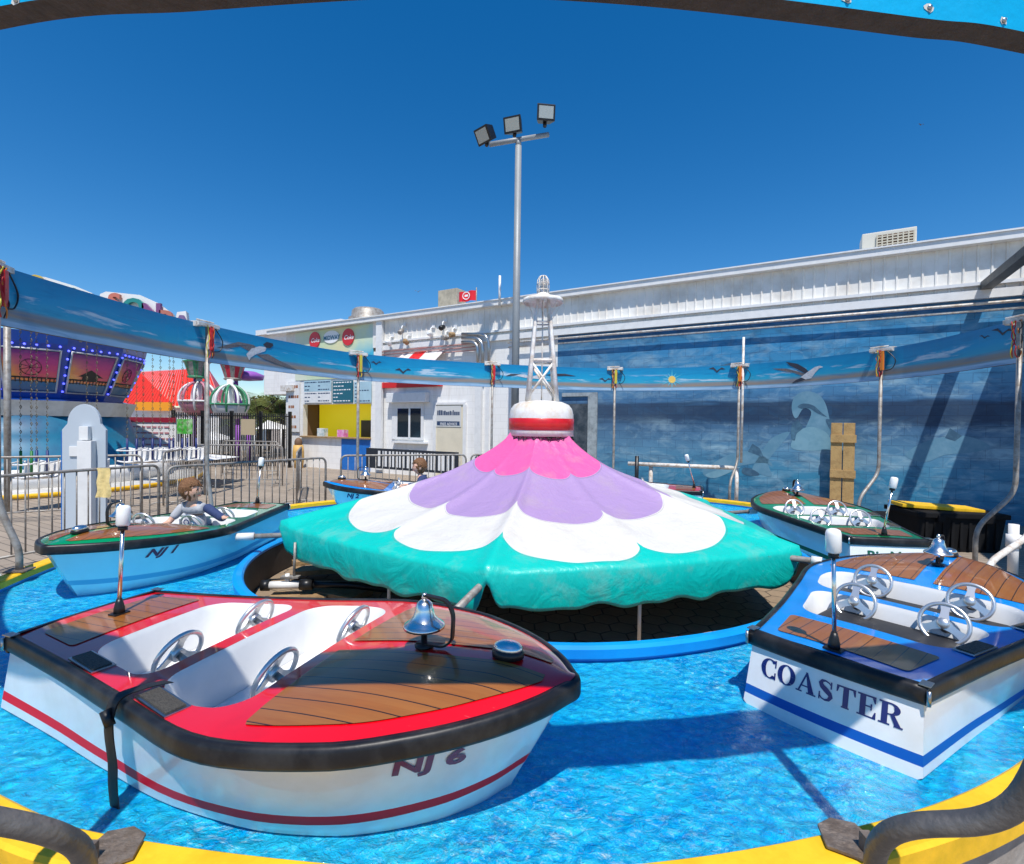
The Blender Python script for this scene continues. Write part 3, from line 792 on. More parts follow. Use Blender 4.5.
for i in range(NTH):
    th = 2*pi*i/NTH; rh, u = hemr(th)
    rid = abs(2*u-1)              # 1 at ridge 0 at mid gore
    for j in range(NR):
        s = j/(NR-1)
        if s <= .82:
            r = .30+(rh-.30)*(s/.82)**1.0; k = r/rh*2.36
            z = interp(k, prof_r, prof_z) if False else hermite(k, prof_r, prof_z)
            sag = (1-rid**1.5)*.035*sin(pi*min(1, (s/.82)))
            midr = min(1, r/1.3)*.034*math.exp(-((u-.5)/.05)**2)*sin(pi*min(1, s/.82))
            ridg = min(1, r/1.3)*.034*math.exp(-((min(u, 1-u))/.035)**2)*sstep(.05, .4, s)
            z += ridg+midr-sag + .003*sin(th*31+s*9)*s + .003*sin(th*17-s*14)*s
        else:
            q = (s-.82)/.18; kz = hermite(2.36, prof_r, prof_z)
            wav = sin(th*40+2*sin(th*7))*.5+sin(th*67+1)*.3+sin(th*19)*.4
            r = rh+.012*sin(pi*q)+.006*wav*q
            drop = .255+.014*sin(th*23)+.010*sin(th*41)
            ridg0 = (.022*math.exp(-((min(u, 1-u))/.035)**2))*(1-q)*0; cc_ = min(abs((th-a+pi) % (2*pi)-pi) for a in CORN)
            drop *= 1-.75*math.exp(-((cc_-.0)/.022)**2)
            z = kz+ridg0-drop*q
            z += -.02*(1-rid)*q
        b.v.append(Vector((r*cos(th), r*sin(th), z)))
        rr = r if s <= .82 else 3.0; z += .010*sin(th*24+1.3*sin(th*5))*s**2
        f = rh/2.2
        D1.append(rr-scal(th, .70, .075, 0)); D2.append(rr-scal(th, 1.29, .18, 0)); D3.append(rr-min(scal(th, 1.82, .22, 0), rh*.97))
for i in range(NTH):
    for j in range(NR-1):
        a, c_ = i*NR+j, ((i+1) % NTH)*NR+j; b.f.append([a, c_, c_+1, a+1]); b.mi.append(0); b.sm.append(True)
me = bpy.data.meshes.new('canopy_cover'); me.from_pydata([tuple(v) for v in b.v], [], b.f)
for p in me.polygons: p.use_smooth = True
for nme, dat in (('d1', D1), ('d2', D2), ('d3', D3)):
    at_ = me.attributes.new(nme, 'FLOAT', 'POINT'); at_.data.foreach_set('value', dat)
me.materials.append(M['canopy'])
co = bpy.data.objects.new('canopy_cover', me); C.objects.link(co); co.parent = ctr
sol = co.modifiers.new('thick', 'SOLIDIFY'); sol.thickness = .006; sol.offset = -1
# dome
dome = MB(); 
dome.lathe([(.30, 1.60), (.355, 1.605), (.352, 1.66)], (0, 0, 0), 48, cap=False)
dome.lathe([(.352, 1.795), (.35, 1.84), (.335, 1.90), (.30, 1.945), (.23, 1.975), (.12, 1.99), (.0, 1.995)], (0, 0, 0), 48, cap=False)
dome.lathe([(.352, 1.66), (.352, 1.795)], (0, 0, 0), 48, cap=False)
do = dome.build('dome', M['whitepaint'], ctr)
b = MB(); b.lathe([(.353, 1.668), (.358, 1.672), (.358, 1.790), (.353, 1.794)], (0, 0, 0), 48, cap=False); b.build('red_band', M['red'], do)
b = MB(); b.lathe([(.34, 1.57), (.31, 1.575), (.31, 1.62)], (0, 0, 0), 40, cap=False)
for k in range(26):
    a = 2*pi*k/26+random.uniform(-.05, .05); b.tube([(.34*cos(a), .34*sin(a), 1.60), (.36*cos(a+.08), .36*sin(a+.08), 1.575+random.uniform(-.01, .01)), (.34*cos(a+.16), .34*sin(a+.16), 1.59)], .006, 5)
b.build('lashing_cord', M['black'], do)
# lantern tower
tw = MB()
zt0, zt1 = 1.95, 2.86
def leg(a, z): 
    t = (z-zt0)/(3.12-zt0); r = .22*(1-t)+.085*t
    if z > 2.86: r = interp(z, [2.86, 3.12], [.22*(1-(2.86-zt0)/(3.12-zt0))+.085*(2.86-zt0)/(3.12-zt0), .07])
    return Vector((r*cos(a), r*sin(a), z))
angs = [radians(q) for q in (-135, -45, 45, 135)]
for a in angs: tw.tube([leg(a, 1.93), leg(a, 2.5), leg(a, 2.86), leg(a, 3.14)], [.027, .024, .020, .017], 8)
for zz in (2.42, 2.84):
    for k in range(4): tw.tube([leg(angs[k], zz), leg(angs[(k+1) % 4], zz)], .018 if zz < 2.5 else .011, 6)
for k in range(4):
    tw.tube([leg(angs[k], 2.03), leg(angs[(k+1) % 4], 2.40)], .014, 6); tw.tube([leg(angs[(k+1) % 4], 2.03), leg(angs[k], 2.40)], .014, 6)
tw.tube([(0, 0, 1.98), (0, 0, 3.12)], .008, 6)
to = tw.build('beacon_tower', M['rusty'], ctr)
b = MB(); b.lathe([(.06, 3.115), (.215, 3.10), (.222, 3.08), (.222, 3.055), (.212, 3.052), (.205, 3.08), (.06, 3.09)], (0, 0, 0), 32)
for k in range(8):
    a = 2*pi*k/8; b.tube([(.21*cos(a), .21*sin(a), 3.06), (.09*cos(a), .09*sin(a), 2.86)], .0035, 5)
b.build('beacon_platform', M['rusty'], to)
b = MB(); b.lathe([(.075, 3.115), (.08, 3.13), (.07, 3.155), (.05, 3.165)], (0, 0, 0), 20)
for k in range(8):
    a = 2*pi*k/8; pth = [(.062*cos(a), .062*sin(a), 3.15), (.066*cos(a), .066*sin(a), 3.25), (.06*cos(a), .06*sin(a), 3.31), (.035*cos(a), .035*sin(a), 3.35), (0, 0, 3.36)]
    b.tube(pth, .0055, 5)
for zz in (3.2, 3.27): b.tube([(.066*cos(2*pi*k/20), .066*sin(2*pi*k/20), zz) for k in range(20)], .0045, 5, closed=True)
b.build('lamp_cage', M['rusty'], to)
gg = NB('clear beacon glass'); gg.b.inputs['Transmission Weight'].default_value = .85; gg.b.inputs['Roughness'].default_value = .08; gg.b.inputs['Base Color'].default_value = (.9, .93, .95, 1)
M['clear'] = gg.m
b = MB(); b.lathe([(.045, 3.16), (.048, 3.25), (.04, 3.30), (.02, 3.325), (0, 3.33)], (0, 0, 0), 18); b.build('lamp_glass', M['clear'], to)
# booms
ends_ = [(at(236, 537, .62), 1), (Vector((-.33, 2.75, .66)), 0), (at(822, 562, .70), 0), (at(757, 511, .60), 1), (Vector((1.75, 8.0, .62)), 0), (Vector((-1.55, 7.35, .62)), 0)]
for k, (e, lng) in enumerate(ends_):
    e = Vector(e)-CC; d = Vector((e.x, e.y, 0)).normalized(); st = d*.35+Vector((0, 0, .62))
    b = MB(); b.tube([st, e], .024, 10); bo = b.build('boom', M['galv'], ctr)
    L = .16 if lng else .07
    b = MB(); b.tube([e-d*L, e+d*.0], .036, 12); b.build('boom_sleeve', M['pvc'], bo)
b = MB(); b.lathe([(.30, .12), (.30, .5), (.22, .52), (.22, 1.6), (.0, 1.62)], (0, 0, 0), 24); b.build('centre_drum', M['black'], ctr)
for k, a in enumerate(CORN):
    b = MB(); b.tube([(.25*cos(a), .25*sin(a), 1.45), (1.0*cos(a), 1.0*sin(a), 1.02), (2.15*cos(a), 2.15*sin(a), .64)], .016, 8); b.build('canopy_rib', M['galv'], ctr)
    a2 = a+radians(31); b = MB(); b.tube([(1.95*cos(a2), 1.95*sin(a2), .14), (1.95*cos(a2), 1.95*sin(a2), .66)], .014, 8); b.build('canopy_strut', M['pvc'], ctr)
# pit clutter: capped pvc pump pipe and timber blocks
pp = at(285, 585, .26); q = thing('pump_pipe', 'short white plastic pipe with black couplings in the pit left of the canopy', 'pipe', (0, 0, 0))
dx = Vector((.99, .12, 0)).normalized()
b = MB(); b.tube([pp-dx*.13, pp+dx*.13], .035, 14); b.tube([pp+dx*.02+Vector((0, 0, .02)), pp+dx*.02+Vector((0, 0, .10))], .02, 10); b.build('pipe_body', M['pvc'], q)
b = MB(); b.tube([pp-dx*.2, pp-dx*.13], .048, 14); b.tube([pp+dx*.13, pp+dx*.24], .048, 14); b.tube([pp+dx*.24, pp+dx*.55+Vector((0, .05, -.03)), pp+dx*1.0+Vector((0, -.1, -.04))], .03, 10); b.build('coupling', M['black'], q)
b = MB(); b.box(pp+Vector((.05, 0, .075)), (.16, .06, .015)); b.tube([pp+Vector((.08, 0, .08)), pp+Vector((.08, .02, .38))], .012, 8); b.build('bracket', M['galv'], q)
for k, (px_, py_, sz, rz) in enumerate([(318, 572, (.46, .2, .05), .3), (300, 593, (.5, .16, .05), .1), (345, 590, (.4, .3, .06), -.4), (310, 563, (.35, .12, .05), .6)]):
    p = at(px_, py_, .18); b = MB(); b.box((0, 0, 0), sz); lb = ['longer timber block under the pipe bracket', 'flat board in the pit nearest the red boat', 'wide timber pad farthest right under the canopy edge', 'small offcut lying behind the pump pipe'][k]
    o_ = b.build('timber_block', M['timber'], None, bevel=.004); o_.location = (p.x, p.y, .12+sz[2]/2+.002 + (.055 if k in (0, 3) else 0)); o_.rotation_euler = (0, 0, rz); tag(o_, lb, 'timber', 'timber packing in the ride pit')

# ------------------------------------------------------------------ banner ring and posts
ZB, ZT = 2.51, 3.007
bpx = [(-12, 322.5), (204, 361.5), (357, 380), (492, 387), (615, 390.5), (740, 389), (883, 380), (1024, 362)]
BP = [at(x, y, ZB) for x, y in bpx]
near = [at(1024, 54, ZB), at(900, 36, ZB), at(640, 6, ZB), at(430, -2, ZB), at(200, 11, ZB), at(0, 30, ZB)]
ctl = BP + [Vector((5.5, 4.2, ZB)), Vector((4.7, 2.8, ZB)), Vector((3.4, 1.75, ZB)), Vector((2.2, 1.3, ZB))] + near + [Vector((-2.1, 1.3, ZB)), Vector((-3.3, 2.0, ZB)), Vector((-4.2, 3.1, ZB))]
ctl = ctl[::-1]                       # counter-clockwise
bl = [Vector((p.x, p.y, 0)) for p in crom(ctl, 14, True)]
if area_sign(bl) < 0: bl = bl[::-1]
outer = offs(bl, .045)
L = [0]
for a, c_ in zip(bl, bl[1:]+bl[:1]): L.append(L[-1]+(c_-a).length)
g = NB('painted seascape banner'); uv = g.n('UVMap').outputs[0]; s3 = g.sep(uv)
u_, v_ = s3[0], s3[1]
nz = g.noise(g.scale(uv, (.9, 3.2, 1)), 1.6, 6, .62, .8)
nz2 = g.noise(g.scale(uv, (.55, 5, 1)), 1.3, 5, .6, .5)
vv = g.math('ADD', v_, g.math('MULTIPLY', g.math('SUBTRACT', nz2, .5), .16))
base = g.ramp(vv, [(0, (.30, .45, .62)), (.09, (.33, .50, .66)), (.13, (.17, .27, .34)), (.19, (.30, .22, .16)), (.29, (.23, .24, .24)), (.36, (.02, .33, .50)), (.6, (.0, .29, .52)), (1, (.0, .20, .42))])
cl = g.math('MULTIPLY', g.rng(g.noise(g.scale(uv, (1.1, 4.0, 1), (3.1, 0, 0)), 1.0, 7, .6, .3), .53, .60), g.math('MULTIPLY', g.rng(v_, .34, .42), g.rng(v_, .72, .6)), clamp=True)
base = g.mix(g.math('MULTIPLY', cl, .75), base, (.62, .68, .72))
base = g.mix(g.rng(nz, .5, .72, 0, .5), base, (.0, .12, .30))
st = g.noise(g.scale(uv, (30, .6, 1)), 1, 4, .7); base = g.mix(g.rng(st, .6, .8, 0, .12), base, (.3, .3, .3))
M['banner'] = g.set(Base_Color=base, Roughness=.42, Coat_Weight=.1, Normal=g.bump(g.noise(g.scale(uv, (1.5, .6, 1)), 1.5, 2), .3, .02))
M['bannerout'] = mat('cyan painted banner back', (.0, .42, .74), .4, coat=.2, noise=(4, .12), bump=(60, .08))
M['bannedge'] = mat('bare plywood edge', (.075, .055, .045), .8, noise=(30, .4), bump=(80, .5))
me = bpy.data.meshes.new('banner_sheet'); n = len(bl); vs = []; fs = []; mi = []; uvs = []
NV = 2
for i in range(n): vs += [(bl[i].x, bl[i].y, ZB), (bl[i].x, bl[i].y, ZT), (outer[i].x, outer[i].y, ZT), (outer[i].x, outer[i].y, ZB)]
for i in range(n):
    j = (i+1) % n
    for k in range(4):
        k2 = (k+1) % 4; fs.append((i*4+k, i*4+k2, j*4+k2, j*4+k)); mi.append({0: 0, 1: 2, 2: 1, 3: 2}[k])
        vv_ = {0: (0, 1), 1: (1, 1), 2: (1, 0), 3: (0, 0)}[k]; uvs += [(L[i], vv_[0]), (L[i], vv_[1]), (L[i+1], vv_[1]), (L[i+1], vv_[0])]
me.from_pydata(vs, [], fs)
for p, k in zip(me.polygons, mi): p.material_index = k; p.use_smooth = k < 2
ul = me.uv_layers.new(name='UVMap')
for k, q in enumerate(uvs): ul.data[k].uv = q
for m in (M['banner'], M['bannerout'], M['bannedge']): me.materials.append(m)
me.polygons.foreach_set('use_smooth', [False]*len(me.polygons))
ban = thing('ring_banner', 'blue seascape banner hung in a ring above the boats', 'banner')
bs = bpy.data.objects.new('banner_sheet', me); C.objects.link(bs); bs.parent = ban
def on_banner(px, py):
    """point on the inner banner face behind a photo point (ray / polyline hit)"""
    d = at(px, py, Y=1.0); dx, dy = d.x, d.y; best = None
    for i in range(n):
        a, c_ = bl[i], bl[(i+1) % n]; e = c_-a; den = dx*e.y-dy*e.x
        if abs(den) < 1e-9: continue
        t = (a.x*e.y-a.y*e.x)/den; s = (a.x*dy-a.y*dx)/den
        if t > 2 and -1e-6 <= s <= 1+1e-6 and (best is None or t < best[0]):
            nr = Vector((e.y, -e.x, 0)).normalized(); best = (t, i, s, -nr)
    if best is None: return None
    t, i, s, nr = best; return Vector((dx*t, dy*t, H+(d.z-H)*t)), nr, i
def banner_decal(name, polys, mats_, lift=.003):
    b = MB()
    for mi_, pl in polys:
        b.cur = mi_; pts = []
        for x, y in pl:
            r = on_banner(x, y); pts.append(r[0]+r[1]*(lift+.0015*mi_))
        b.add(pts, [list(range(len(pts)))])
    return b.build(name, mats_, ban)
M['gull_w'] = mat('gull white paint', (.62, .62, .64), .5, noise=(30, .3)); M['gull_g'] = mat('gull grey paint', (.16, .145, .15), .5, noise=(30, .4)); M['gull_d'] = mat('gull dark paint', (.035, .035, .05), .5)
gm = [M['gull_g'], M['gull_w'], M['gull_d']]
z = lambda x, y, x0, y0, s: (x0+x/s, y0+y/s)
q4 = lambda pts: [z(x, y, 190, 310, 5.389) for x, y in pts]
banner_decal('painted_gull', [(0, q4([(140, 205), (180, 192), (260, 172), (340, 188), (372, 210), (318, 222), (270, 196), (200, 208)])), (0, q4([(356, 240), (420, 238), (480, 272), (540, 300), (580, 326), (500, 302), (430, 278), (380, 256)])), (1, q4([(302, 238), (330, 208), (372, 196), (412, 200), (404, 222), (356, 238), (326, 256), (318, 272)])), (2, q4([(392, 186), (412, 172), (444, 180), (448, 192), (430, 206), (410, 204)]))], gm)
q5 = lambda pts: [z(x, y, 700, 340, 5.12) for x, y in pts]
banner_decal('painted_gull', [(2, q5([(440, 112), (500, 122), (540, 145), (556, 160), (540, 172), (500, 150), (462, 132)])), (0, q5([(370, 146), (440, 146), (500, 160), (540, 172), (530, 186), (480, 168), (420, 158)])), (1, q5([(515, 192), (545, 168), (590, 138), (615, 132), (632, 138), (610, 146), (590, 168), (570, 196), (540, 202)])), (2, q5([(470, 222), (490, 206), (520, 192), (540, 202), (500, 216)]))], gm)
q6 = lambda pts: [z(x, y, 470, 340, 5.69) for x, y in pts]
banner_decal('painted_gull', [(2, q6([(200, 206), (230, 194), (290, 194), (250, 202)])), (1, q6([(240, 196), (300, 196), (350, 208), (400, 196), (430, 200), (420, 230), (390, 222), (340, 218), (300, 212)])), (2, q6([(430, 198), (480, 192), (540, 192), (606, 206), (540, 204), (470, 206)]))], gm)
for x0, y0, s in ((605, 380, .9), (717, 370, 1.2), (376, 363, .8), (403, 371, 1.2), (1003, 332, 1.6), (985, 337, .8)):
    banner_decal('painted_gull', [(2, [(x0-7*s, y0-1*s), (x0-3*s, y0-2.4*s), (x0, y0+.6*s), (x0+4*s, y0-2.2*s), (x0+7*s, y0-.6*s), (x0+3*s, y0-.6*s), (x0, y0+2.2*s), (x0-3*s, y0-.6*s)])], gm)
M['sunp'] = mat('painted sun yellow', (.85, .55, .12), .5); M['sunray'] = mat('painted sun rays', (.10, .50, .62), .5)
cx_, cy_ = 672, 379.5
pl = []
for k in range(12):
    a = 2*pi*k/12; r1, r2 = 3, 9+3*(k % 2); pl.append((0, [(cx_+r1*cos(a-.2), cy_+r1*sin(a-.2)), (cx_+r2*cos(a), cy_+r2*.9*sin(a)), (cx_+r1*cos(a+.2), cy_+r1*sin(a+.2))]))
banner_decal('painted_sun', pl+[(1, [(cx_+3.6*cos(2*pi*k/14), cy_+3.6*sin(2*pi*k/14)) for k in range(14)])], [M['sunray'], M['sunp']])
# eye bolts through the near banner
M['chip'] = mat('chipped paint', (.62, .60, .55), .7)
for px_, py_ in ((929, 8), (1003, 21), (847, 0), (17, 1)):
    d = at(px_, py_, Y=1.0); best = None
    for i in range(n):
        a, c_ = outer[i], outer[(i+1) % n]; e = c_-a; den = d.x*e.y-d.y*e.x
        if abs(den) < 1e-9: continue
        t = (a.x*e.y-a.y*e.x)/den; s = (a.x*d.y-a.y*d.x)/den
        if .3 < t < 2 and 0 <= s <= 1: best = (t, Vector((e.y, -e.x, 0)).normalized())
    if best is None: continue
    t, nr = best; p = Vector((d.x*t, d.y*t, H+(d.z-H)*t)); rot = nr.to_track_quat('Z', 'Y').to_matrix()
    b = MB(); b.cur = 1; k = 9
    pts = [p+nr*.001+rot @ Vector((.011*random.uniform(.6, 1.3)*cos(2*pi*i/k), .008*random.uniform(.5, 1.3)*sin(2*pi*i/k), 0)) for i in range(k)]; b.add(pts, [list(range(k))])
    b.cur = 0; b.lathe([(.005, .0012), (.005, .003), (.003, .005), (.0, .0055)], p, 8, rot); b.build('bolt', [M['steel'], M['chip']], ban)

pg = 'posts holding the ring banner'
names_ = ['leftmost banner post at the frame edge beside the ride façade', 'banner post left of the boy with red tubing on its clamp', 'banner post in front of the snack booth', 'banner post left of the beacon tower with red light box', 'banner post just right of the beacon tower', 'banner post carrying a tall white mast before the mural', 'banner post between the mural dolphins and the green boat', 'banner post at the right edge beside the black bins']
rimc = Vector((.3, 5.6, 0))
M['wire_y'] = mat('yellow cable', (.6, .5, .05), .5); M['wire_r'] = mat('red cable', (.5, .02, .02), .5); M['wire_o'] = mat('orange cable', (.7, .2, .02), .5)
for k, P0 in enumerate(BP):
    P = Vector((P0.x, P0.y, 0)); d = (rimc-P).normalized()      # inward
    # nearest rim point along the inward ray
    best = min(rim, key=lambda r: (r-P).length + 3*abs((r-P).normalized().cross(d).z))
    foot = best + (P-best).normalized()*.04
    gap = (foot-P).length; cap_ = .50 if k in (0, 1, 5, 6, 7) else .12; reach = gap <= cap_+.35
    if not reach or k in (2, 3, 4): foot = P + (foot-P).normalized()*cap_
    fz_ = .445 if (reach and k not in (2, 3, 4)) else .012
    Pp = P + d*.055
    t = thing('banner_post', names_[k], 'post', Pp, 0, pg)
    loc = lambda v: Vector(v)-Pp
    fz = .50
    pth = arcpath([loc((Pp.x, Pp.y, ZT-.05)), loc((Pp.x, Pp.y, 1.02)), loc((foot.x, foot.y, .62)), loc((foot.x, foot.y, fz_))], .16, 7)
    b = MB(); b.tube(pth, .026, 12); b.build('pole', M['galv'], t)
    b = MB(); b.box(loc((foot.x, foot.y, fz_+.007)), (.16, .13, .012), Matrix.Rotation(atan2(d.y, d.x), 3, 'Z')); b.build('base_plate', M['plate'], t)
    tang = Vector((-d.y, d.x, 0))
    R3 = Matrix((tang, d, Vector((0, 0, 1)))).transposed()
    b = MB(); b.box(Vector((0, 0, ZT-.02))+d*.01, (.34, .05, .05), R3); b.box(Vector((0, 0, ZT-.02))-tang*.14-d*.05, (.06, .12, .07), R3); b.box(Vector((0, 0, ZT-.02))+tang*.14-d*.05, (.06, .12, .07), R3)
    b.tube([Vector((0, 0, ZT+.03))-tang*.17, Vector((0, 0, ZT+.03))+tang*.10], .012, 7)
    b.build('clamp', M['whitepole'], t, bevel=.004)
    # hanging cables and light box
    wm = [M['wire_r'], M['wire_y'], M['wire_o'], M['black']]
    b = MB()
    b.box(Vector((0, 0, ZT-.20))+d*.035+tang*.03, (.05, .04, .30), R3); bx_ = b.build('junction_box', [M['red'], M['red'], M['wire_y'], M['red'], M['wire_y'], M['wire_o'], M['wire_o'], M['galv']][k], t, bevel=.004)
    for c_ in range(5):
        b = MB(); off = tang*random.uniform(-.05, .06)+d*.04; pts = []
        for i in range(8):
            f_ = i/7; pts.append(Vector((0, 0, ZT-.03-.42*f_))+off+tang*random.uniform(-.02, .02)+d*random.uniform(-.01, .02))
        b.tube(crom(pts, 3), .006, 5, caps=False); b.build('cable', wm[c_ % 4], bx_)
    b = MB(); lp = [Vector((0, 0, ZT-.05))+tang*.1, Vector((0, 0, ZT-.2))+tang*.22, Vector((0, 0, ZT-.33))+tang*.18, Vector((0, 0, ZT-.36))+tang*.08]
    b.tube(crom([p+d*.03 for p in lp], 6), .007, 5, caps=False); b.build('cable_loop', M['black'], t)
    if k == 5:
        b = MB(); b.tube([Vector((0, 0, 1.0))-tang*.0+tang*.07, Vector((0, 0, ZT+.55))+tang*.07], .024, 10); b.build('mast', M['whitepole'], t)
# near posts with their bends in the foreground
for side, lb in ((-1, 'thick dark bent post foot at the lower left corner'), (1, 'thick dark bent post foot at the lower right corner')):
    if side > 0:
        base = Vector((1.10, 1.07, 0)); pts = [(1.10, 1.07, 2.95), (1.10, 1.07, .93), (.99, 1.25, .765), (.955, 1.37, .735), (.95, 1.40, .42)]
        pc = at(846, 838, .452)
        pts = [(1.20, 1.085, 2.95), (1.19, 1.085, 1.02), at(1008, 822, Y=1.15), at(897, 825, Y=1.27), at(872, 850, Y=1.37), at(880, 905, Y=1.39)]
    else:
        pc = at(114, 848, .452)
        pts = [(-1.34, 1.05, 2.95), (-1.34, 1.05, 1.0), at(-62, 810, Y=1.12), at(48, 830, Y=1.24), at(88, 850, Y=1.34), at(82, 905, Y=1.36)]
    base = Vector((pts[0][0], pts[0][1], 0)); t = thing('bent_post', lb, 'post', base, 0, 'near banner posts')
    b = MB(); b.tube(arcpath([Vector(p)-base for p in pts], .11, 8), .027, 20); b.build('pole', M['darkpipe'], t)
    c0 = pc-base; b = MB()
    poly = [(-.085, -.03), (.0, -.075), (.085, -.04), (.07, .055), (.0, .075), (-.06, .05)]
    b.prism([(x*.95, y*1.05) for x, y in poly], .010, lambda v: Vector((v.x*(side), v.y, v.z))+Vector((c0.x, c0.y, .445)))
    b.build('base_plate', M['plate'], t, bevel=.002)
    b = MB(); b.box(c0+Vector((side*.03, -.05, .03-.0)), (.03, .03, .05)); b.build('set_bolt', M['plate'], t)

# ------------------------------------------------------------------ long white building (wall frame: s along, z up, out towards viewer)
WD = Vector((.862, -.507, 0)).normalized(); WN = Vector((-.507, -.862, 0)).normalized(); W0 = Vector((0, 14.45, 0))
def W(s, z, o=0): return W0 + WD*s + WN*o + Vector((0, 0, z))
def ws(px, py, off=0):
    """photo point -> (s, z) on the wall plane moved off metres towards the viewer"""
    d = at(px, py, Y=1.0); base = W0+WN*off
    # X*WN.x+Y*WN.y = base.WN
    t = base.dot(WN)/(d.x*WN.x+d.y*WN.y); p = Vector((d.x*t, d.y*t, H+(d.z-H)*t)); return (p-W0).dot(WD), p.z
RW = Matrix((WD, -WN, Vector((0, 0, 1)))).transposed()   # columns: s, inward, z
class WB(MB):
    """mesh builder in wall coordinates"""
    def rect(s, a, z0, c, z1, o=0): return s.add([W(a, z0, o), W(c, z0, o), W(c, z1, o), W(a, z1, o)], [(0, 1, 2, 3)])
    def slab(s, a, z0, c, z1, o0, o1):
        vs = [W(x, zz, oo) for x in (a, c) for zz in (z0, z1) for oo in (o0, o1)]
        return s.add(vs, [(0,1,3,2),(4,6,7,5),(0,4,5,1),(2,3,7,6),(0,2,6,4),(1,5,7,3)])
    def pslab(s, px0, py0, px1, py1, o0, o1):
        a, z1 = ws(px0, py0, o1); c, z0 = ws(px1, py1, o1); zz1 = ws(px1, py0, o1)[1]
        return s.slab(a, z0, c, z1, o0, o1)
SL = ws(286, 400)[0]; SR = 13.0; SM = ws(557, 400)[0]; S0 = ws(303, 420)[0]; S1 = ws(371, 420)[0]; SG = ws(374, 330)[0]
ZR, ZM = 5.15, 4.16
bld = thing('arcade_building', 'long white metal-sided building with ocean mural behind the boat ride', 'building', W(0, 0))
def bpart(mb, name, m, parent=bld, bevel=0):
    for v in mb.v: v -= W(0, 0)
    return mb.build(name, m, parent, bevel=bevel)
# mural
g = NB('ocean mural on block wall'); o = g.n('TexCoord').outputs['Object']
x3 = g.sep(o); sx = g.math('ADD', g.math('MULTIPLY', x3[0], WD.x), g.math('MULTIPLY', x3[1], WD.y)); zz = x3[2]
cv = g.n('CombineXYZ'); g.l(sx, cv.inputs[0]); g.l(zz, cv.inputs[1]); P2 = cv.outputs[0]
n1 = g.noise(g.scale(P2, (.55, 1.6, 1)), 1.5, 7, .62, .6); n2 = g.noise(g.scale(P2, (.35, 2.2, 1)), 1.7, 6, .6, 1.2); n3 = g.noise(P2, .55, 3, .5)
zb_ = g.math('ADD', g.math('MULTIPLY', zz, 1/4.3), g.math('MULTIPLY', g.math('SUBTRACT', n2, .5), .07))
bands = g.ramp(zb_, [(.0, (.02, .15, .27)), (.15, (.03, .24, .40)), (.28, (.10, .27, .42)), (.40, (.06, .16, .29)), (.44, (.008, .035, .085)), (.525, (.010, .04, .095)), (.545, (.05, .18, .36)), (.64, (.07, .27, .48)), (.74, (.035, .27, .50)), (.90, (.02, .22, .46)), (1, (.015, .10, .28))])
cl = g.rng(n1, .50, .70); c = g.mix(g.math('MULTIPLY', cl, g.ramp(zb_, [(0, (.35,)*3), (.3, (.75,)*3), (.42, (.5,)*3), (.46, (.05,)*3), (.53, (.05,)*3), (.56, (.65,)*3), (.8, (.7,)*3), (.95, (.2,)*3), (1, (0,)*3)])), bands, (.36, .55, .64))
n4 = g.noise(g.scale(P2, (.6, 1.2, 1)), 2.6, 6, .65, 1.5)
c = g.mix(g.rng(n4, .48, .72, 0, .7), c, (.012, .075, .16))
n5 = g.noise(g.scale(P2, (.9, 1.6, 1), (7, 3, 0)), 2.2, 7, .62, 1.0); c = g.mix(g.math('MULTIPLY', g.rng(n5, .52, .72, 0, .5), g.ramp(zb_, [(0, (.9,)*3), (.41, (1,)*3), (.44, (.1,)*3), (.53, (.1,)*3), (.56, (1,)*3), (.9, (.6,)*3), (1, (0,)*3)])), c, (.38, .56, .64))
c = g.mix(g.rng(sx, 1.5, 5.5, .3, 0), c, (.13, .19, .26))
bk = g.n('TexBrick'); bk.offset = .5; bk.inputs['Scale'].default_value = 1; bk.inputs['Brick Width'].default_value = .4; bk.inputs['Row Height'].default_value = .2; bk.inputs['Mortar Size'].default_value = .006; bk.inputs['Mortar Smooth'].default_value = .3
bk.inputs['Color1'].default_value = (1, 1, 1, 1); bk.inputs['Color2'].default_value = (.90, .90, .90, 1); bk.inputs['Mortar'].default_value = (.62, .64, .68, 1); g.l(P2, bk.inputs['Vector'])
c = g.mix(.12, c, (.0, .06, .20)); mm = g.n('Mix', data_type='RGBA', blend_type='MULTIPLY'); mm.inputs[0].default_value = 1; g.l(c, mm.inputs[6]); g.l(bk.outputs[0], mm.inputs[7])
M['mural'] = g.set(Base_Color=mm.outputs[2], Roughness=.6, Normal=g.bump(bk.outputs['Fac'], -.5, .01, g.bump(g.noise(P2, 30, 4), .15, .01)))
b = WB(); b.rect(SM, 0, SR, ZM, 0); b.rect(SM, 0, SM, ZM, 0)
bpart(b, 'mural_wall', M['mural'])
# white block wall with openings
g = NB('white painted block'); o = g.n('TexCoord').outputs['Object']; x3 = g.sep(o); sx = g.math('ADD', g.math('MULTIPLY', x3[0], WD.x), g.math('MULTIPLY', x3[1], WD.y)); cv = g.n('CombineXYZ'); g.l(sx, cv.inputs[0]); g.l(x3[2], cv.inputs[1]); P2 = cv.outputs[0]
bk = g.n('TexBrick'); bk.offset = .5; bk.inputs['Scale'].default_value = 1; bk.inputs['Brick Width'].default_value = .4; bk.inputs['Row Height'].default_value = .2; bk.inputs['Mortar Size'].default_value = .005
bk.inputs['Color1'].default_value = (.84, .83, .80, 1); bk.inputs['Color2'].default_value = (.80, .79, .77, 1); bk.inputs['Mortar'].default_value = (.70, .69, .66, 1); g.l(P2, bk.inputs['Vector'])
st = g.noise(g.scale(P2, (3, .5, 1)), 1.2, 6, .65); c = g.mix(g.rng(st, .52, .78, 0, .5), bk.outputs[0], (.50, .45, .38))
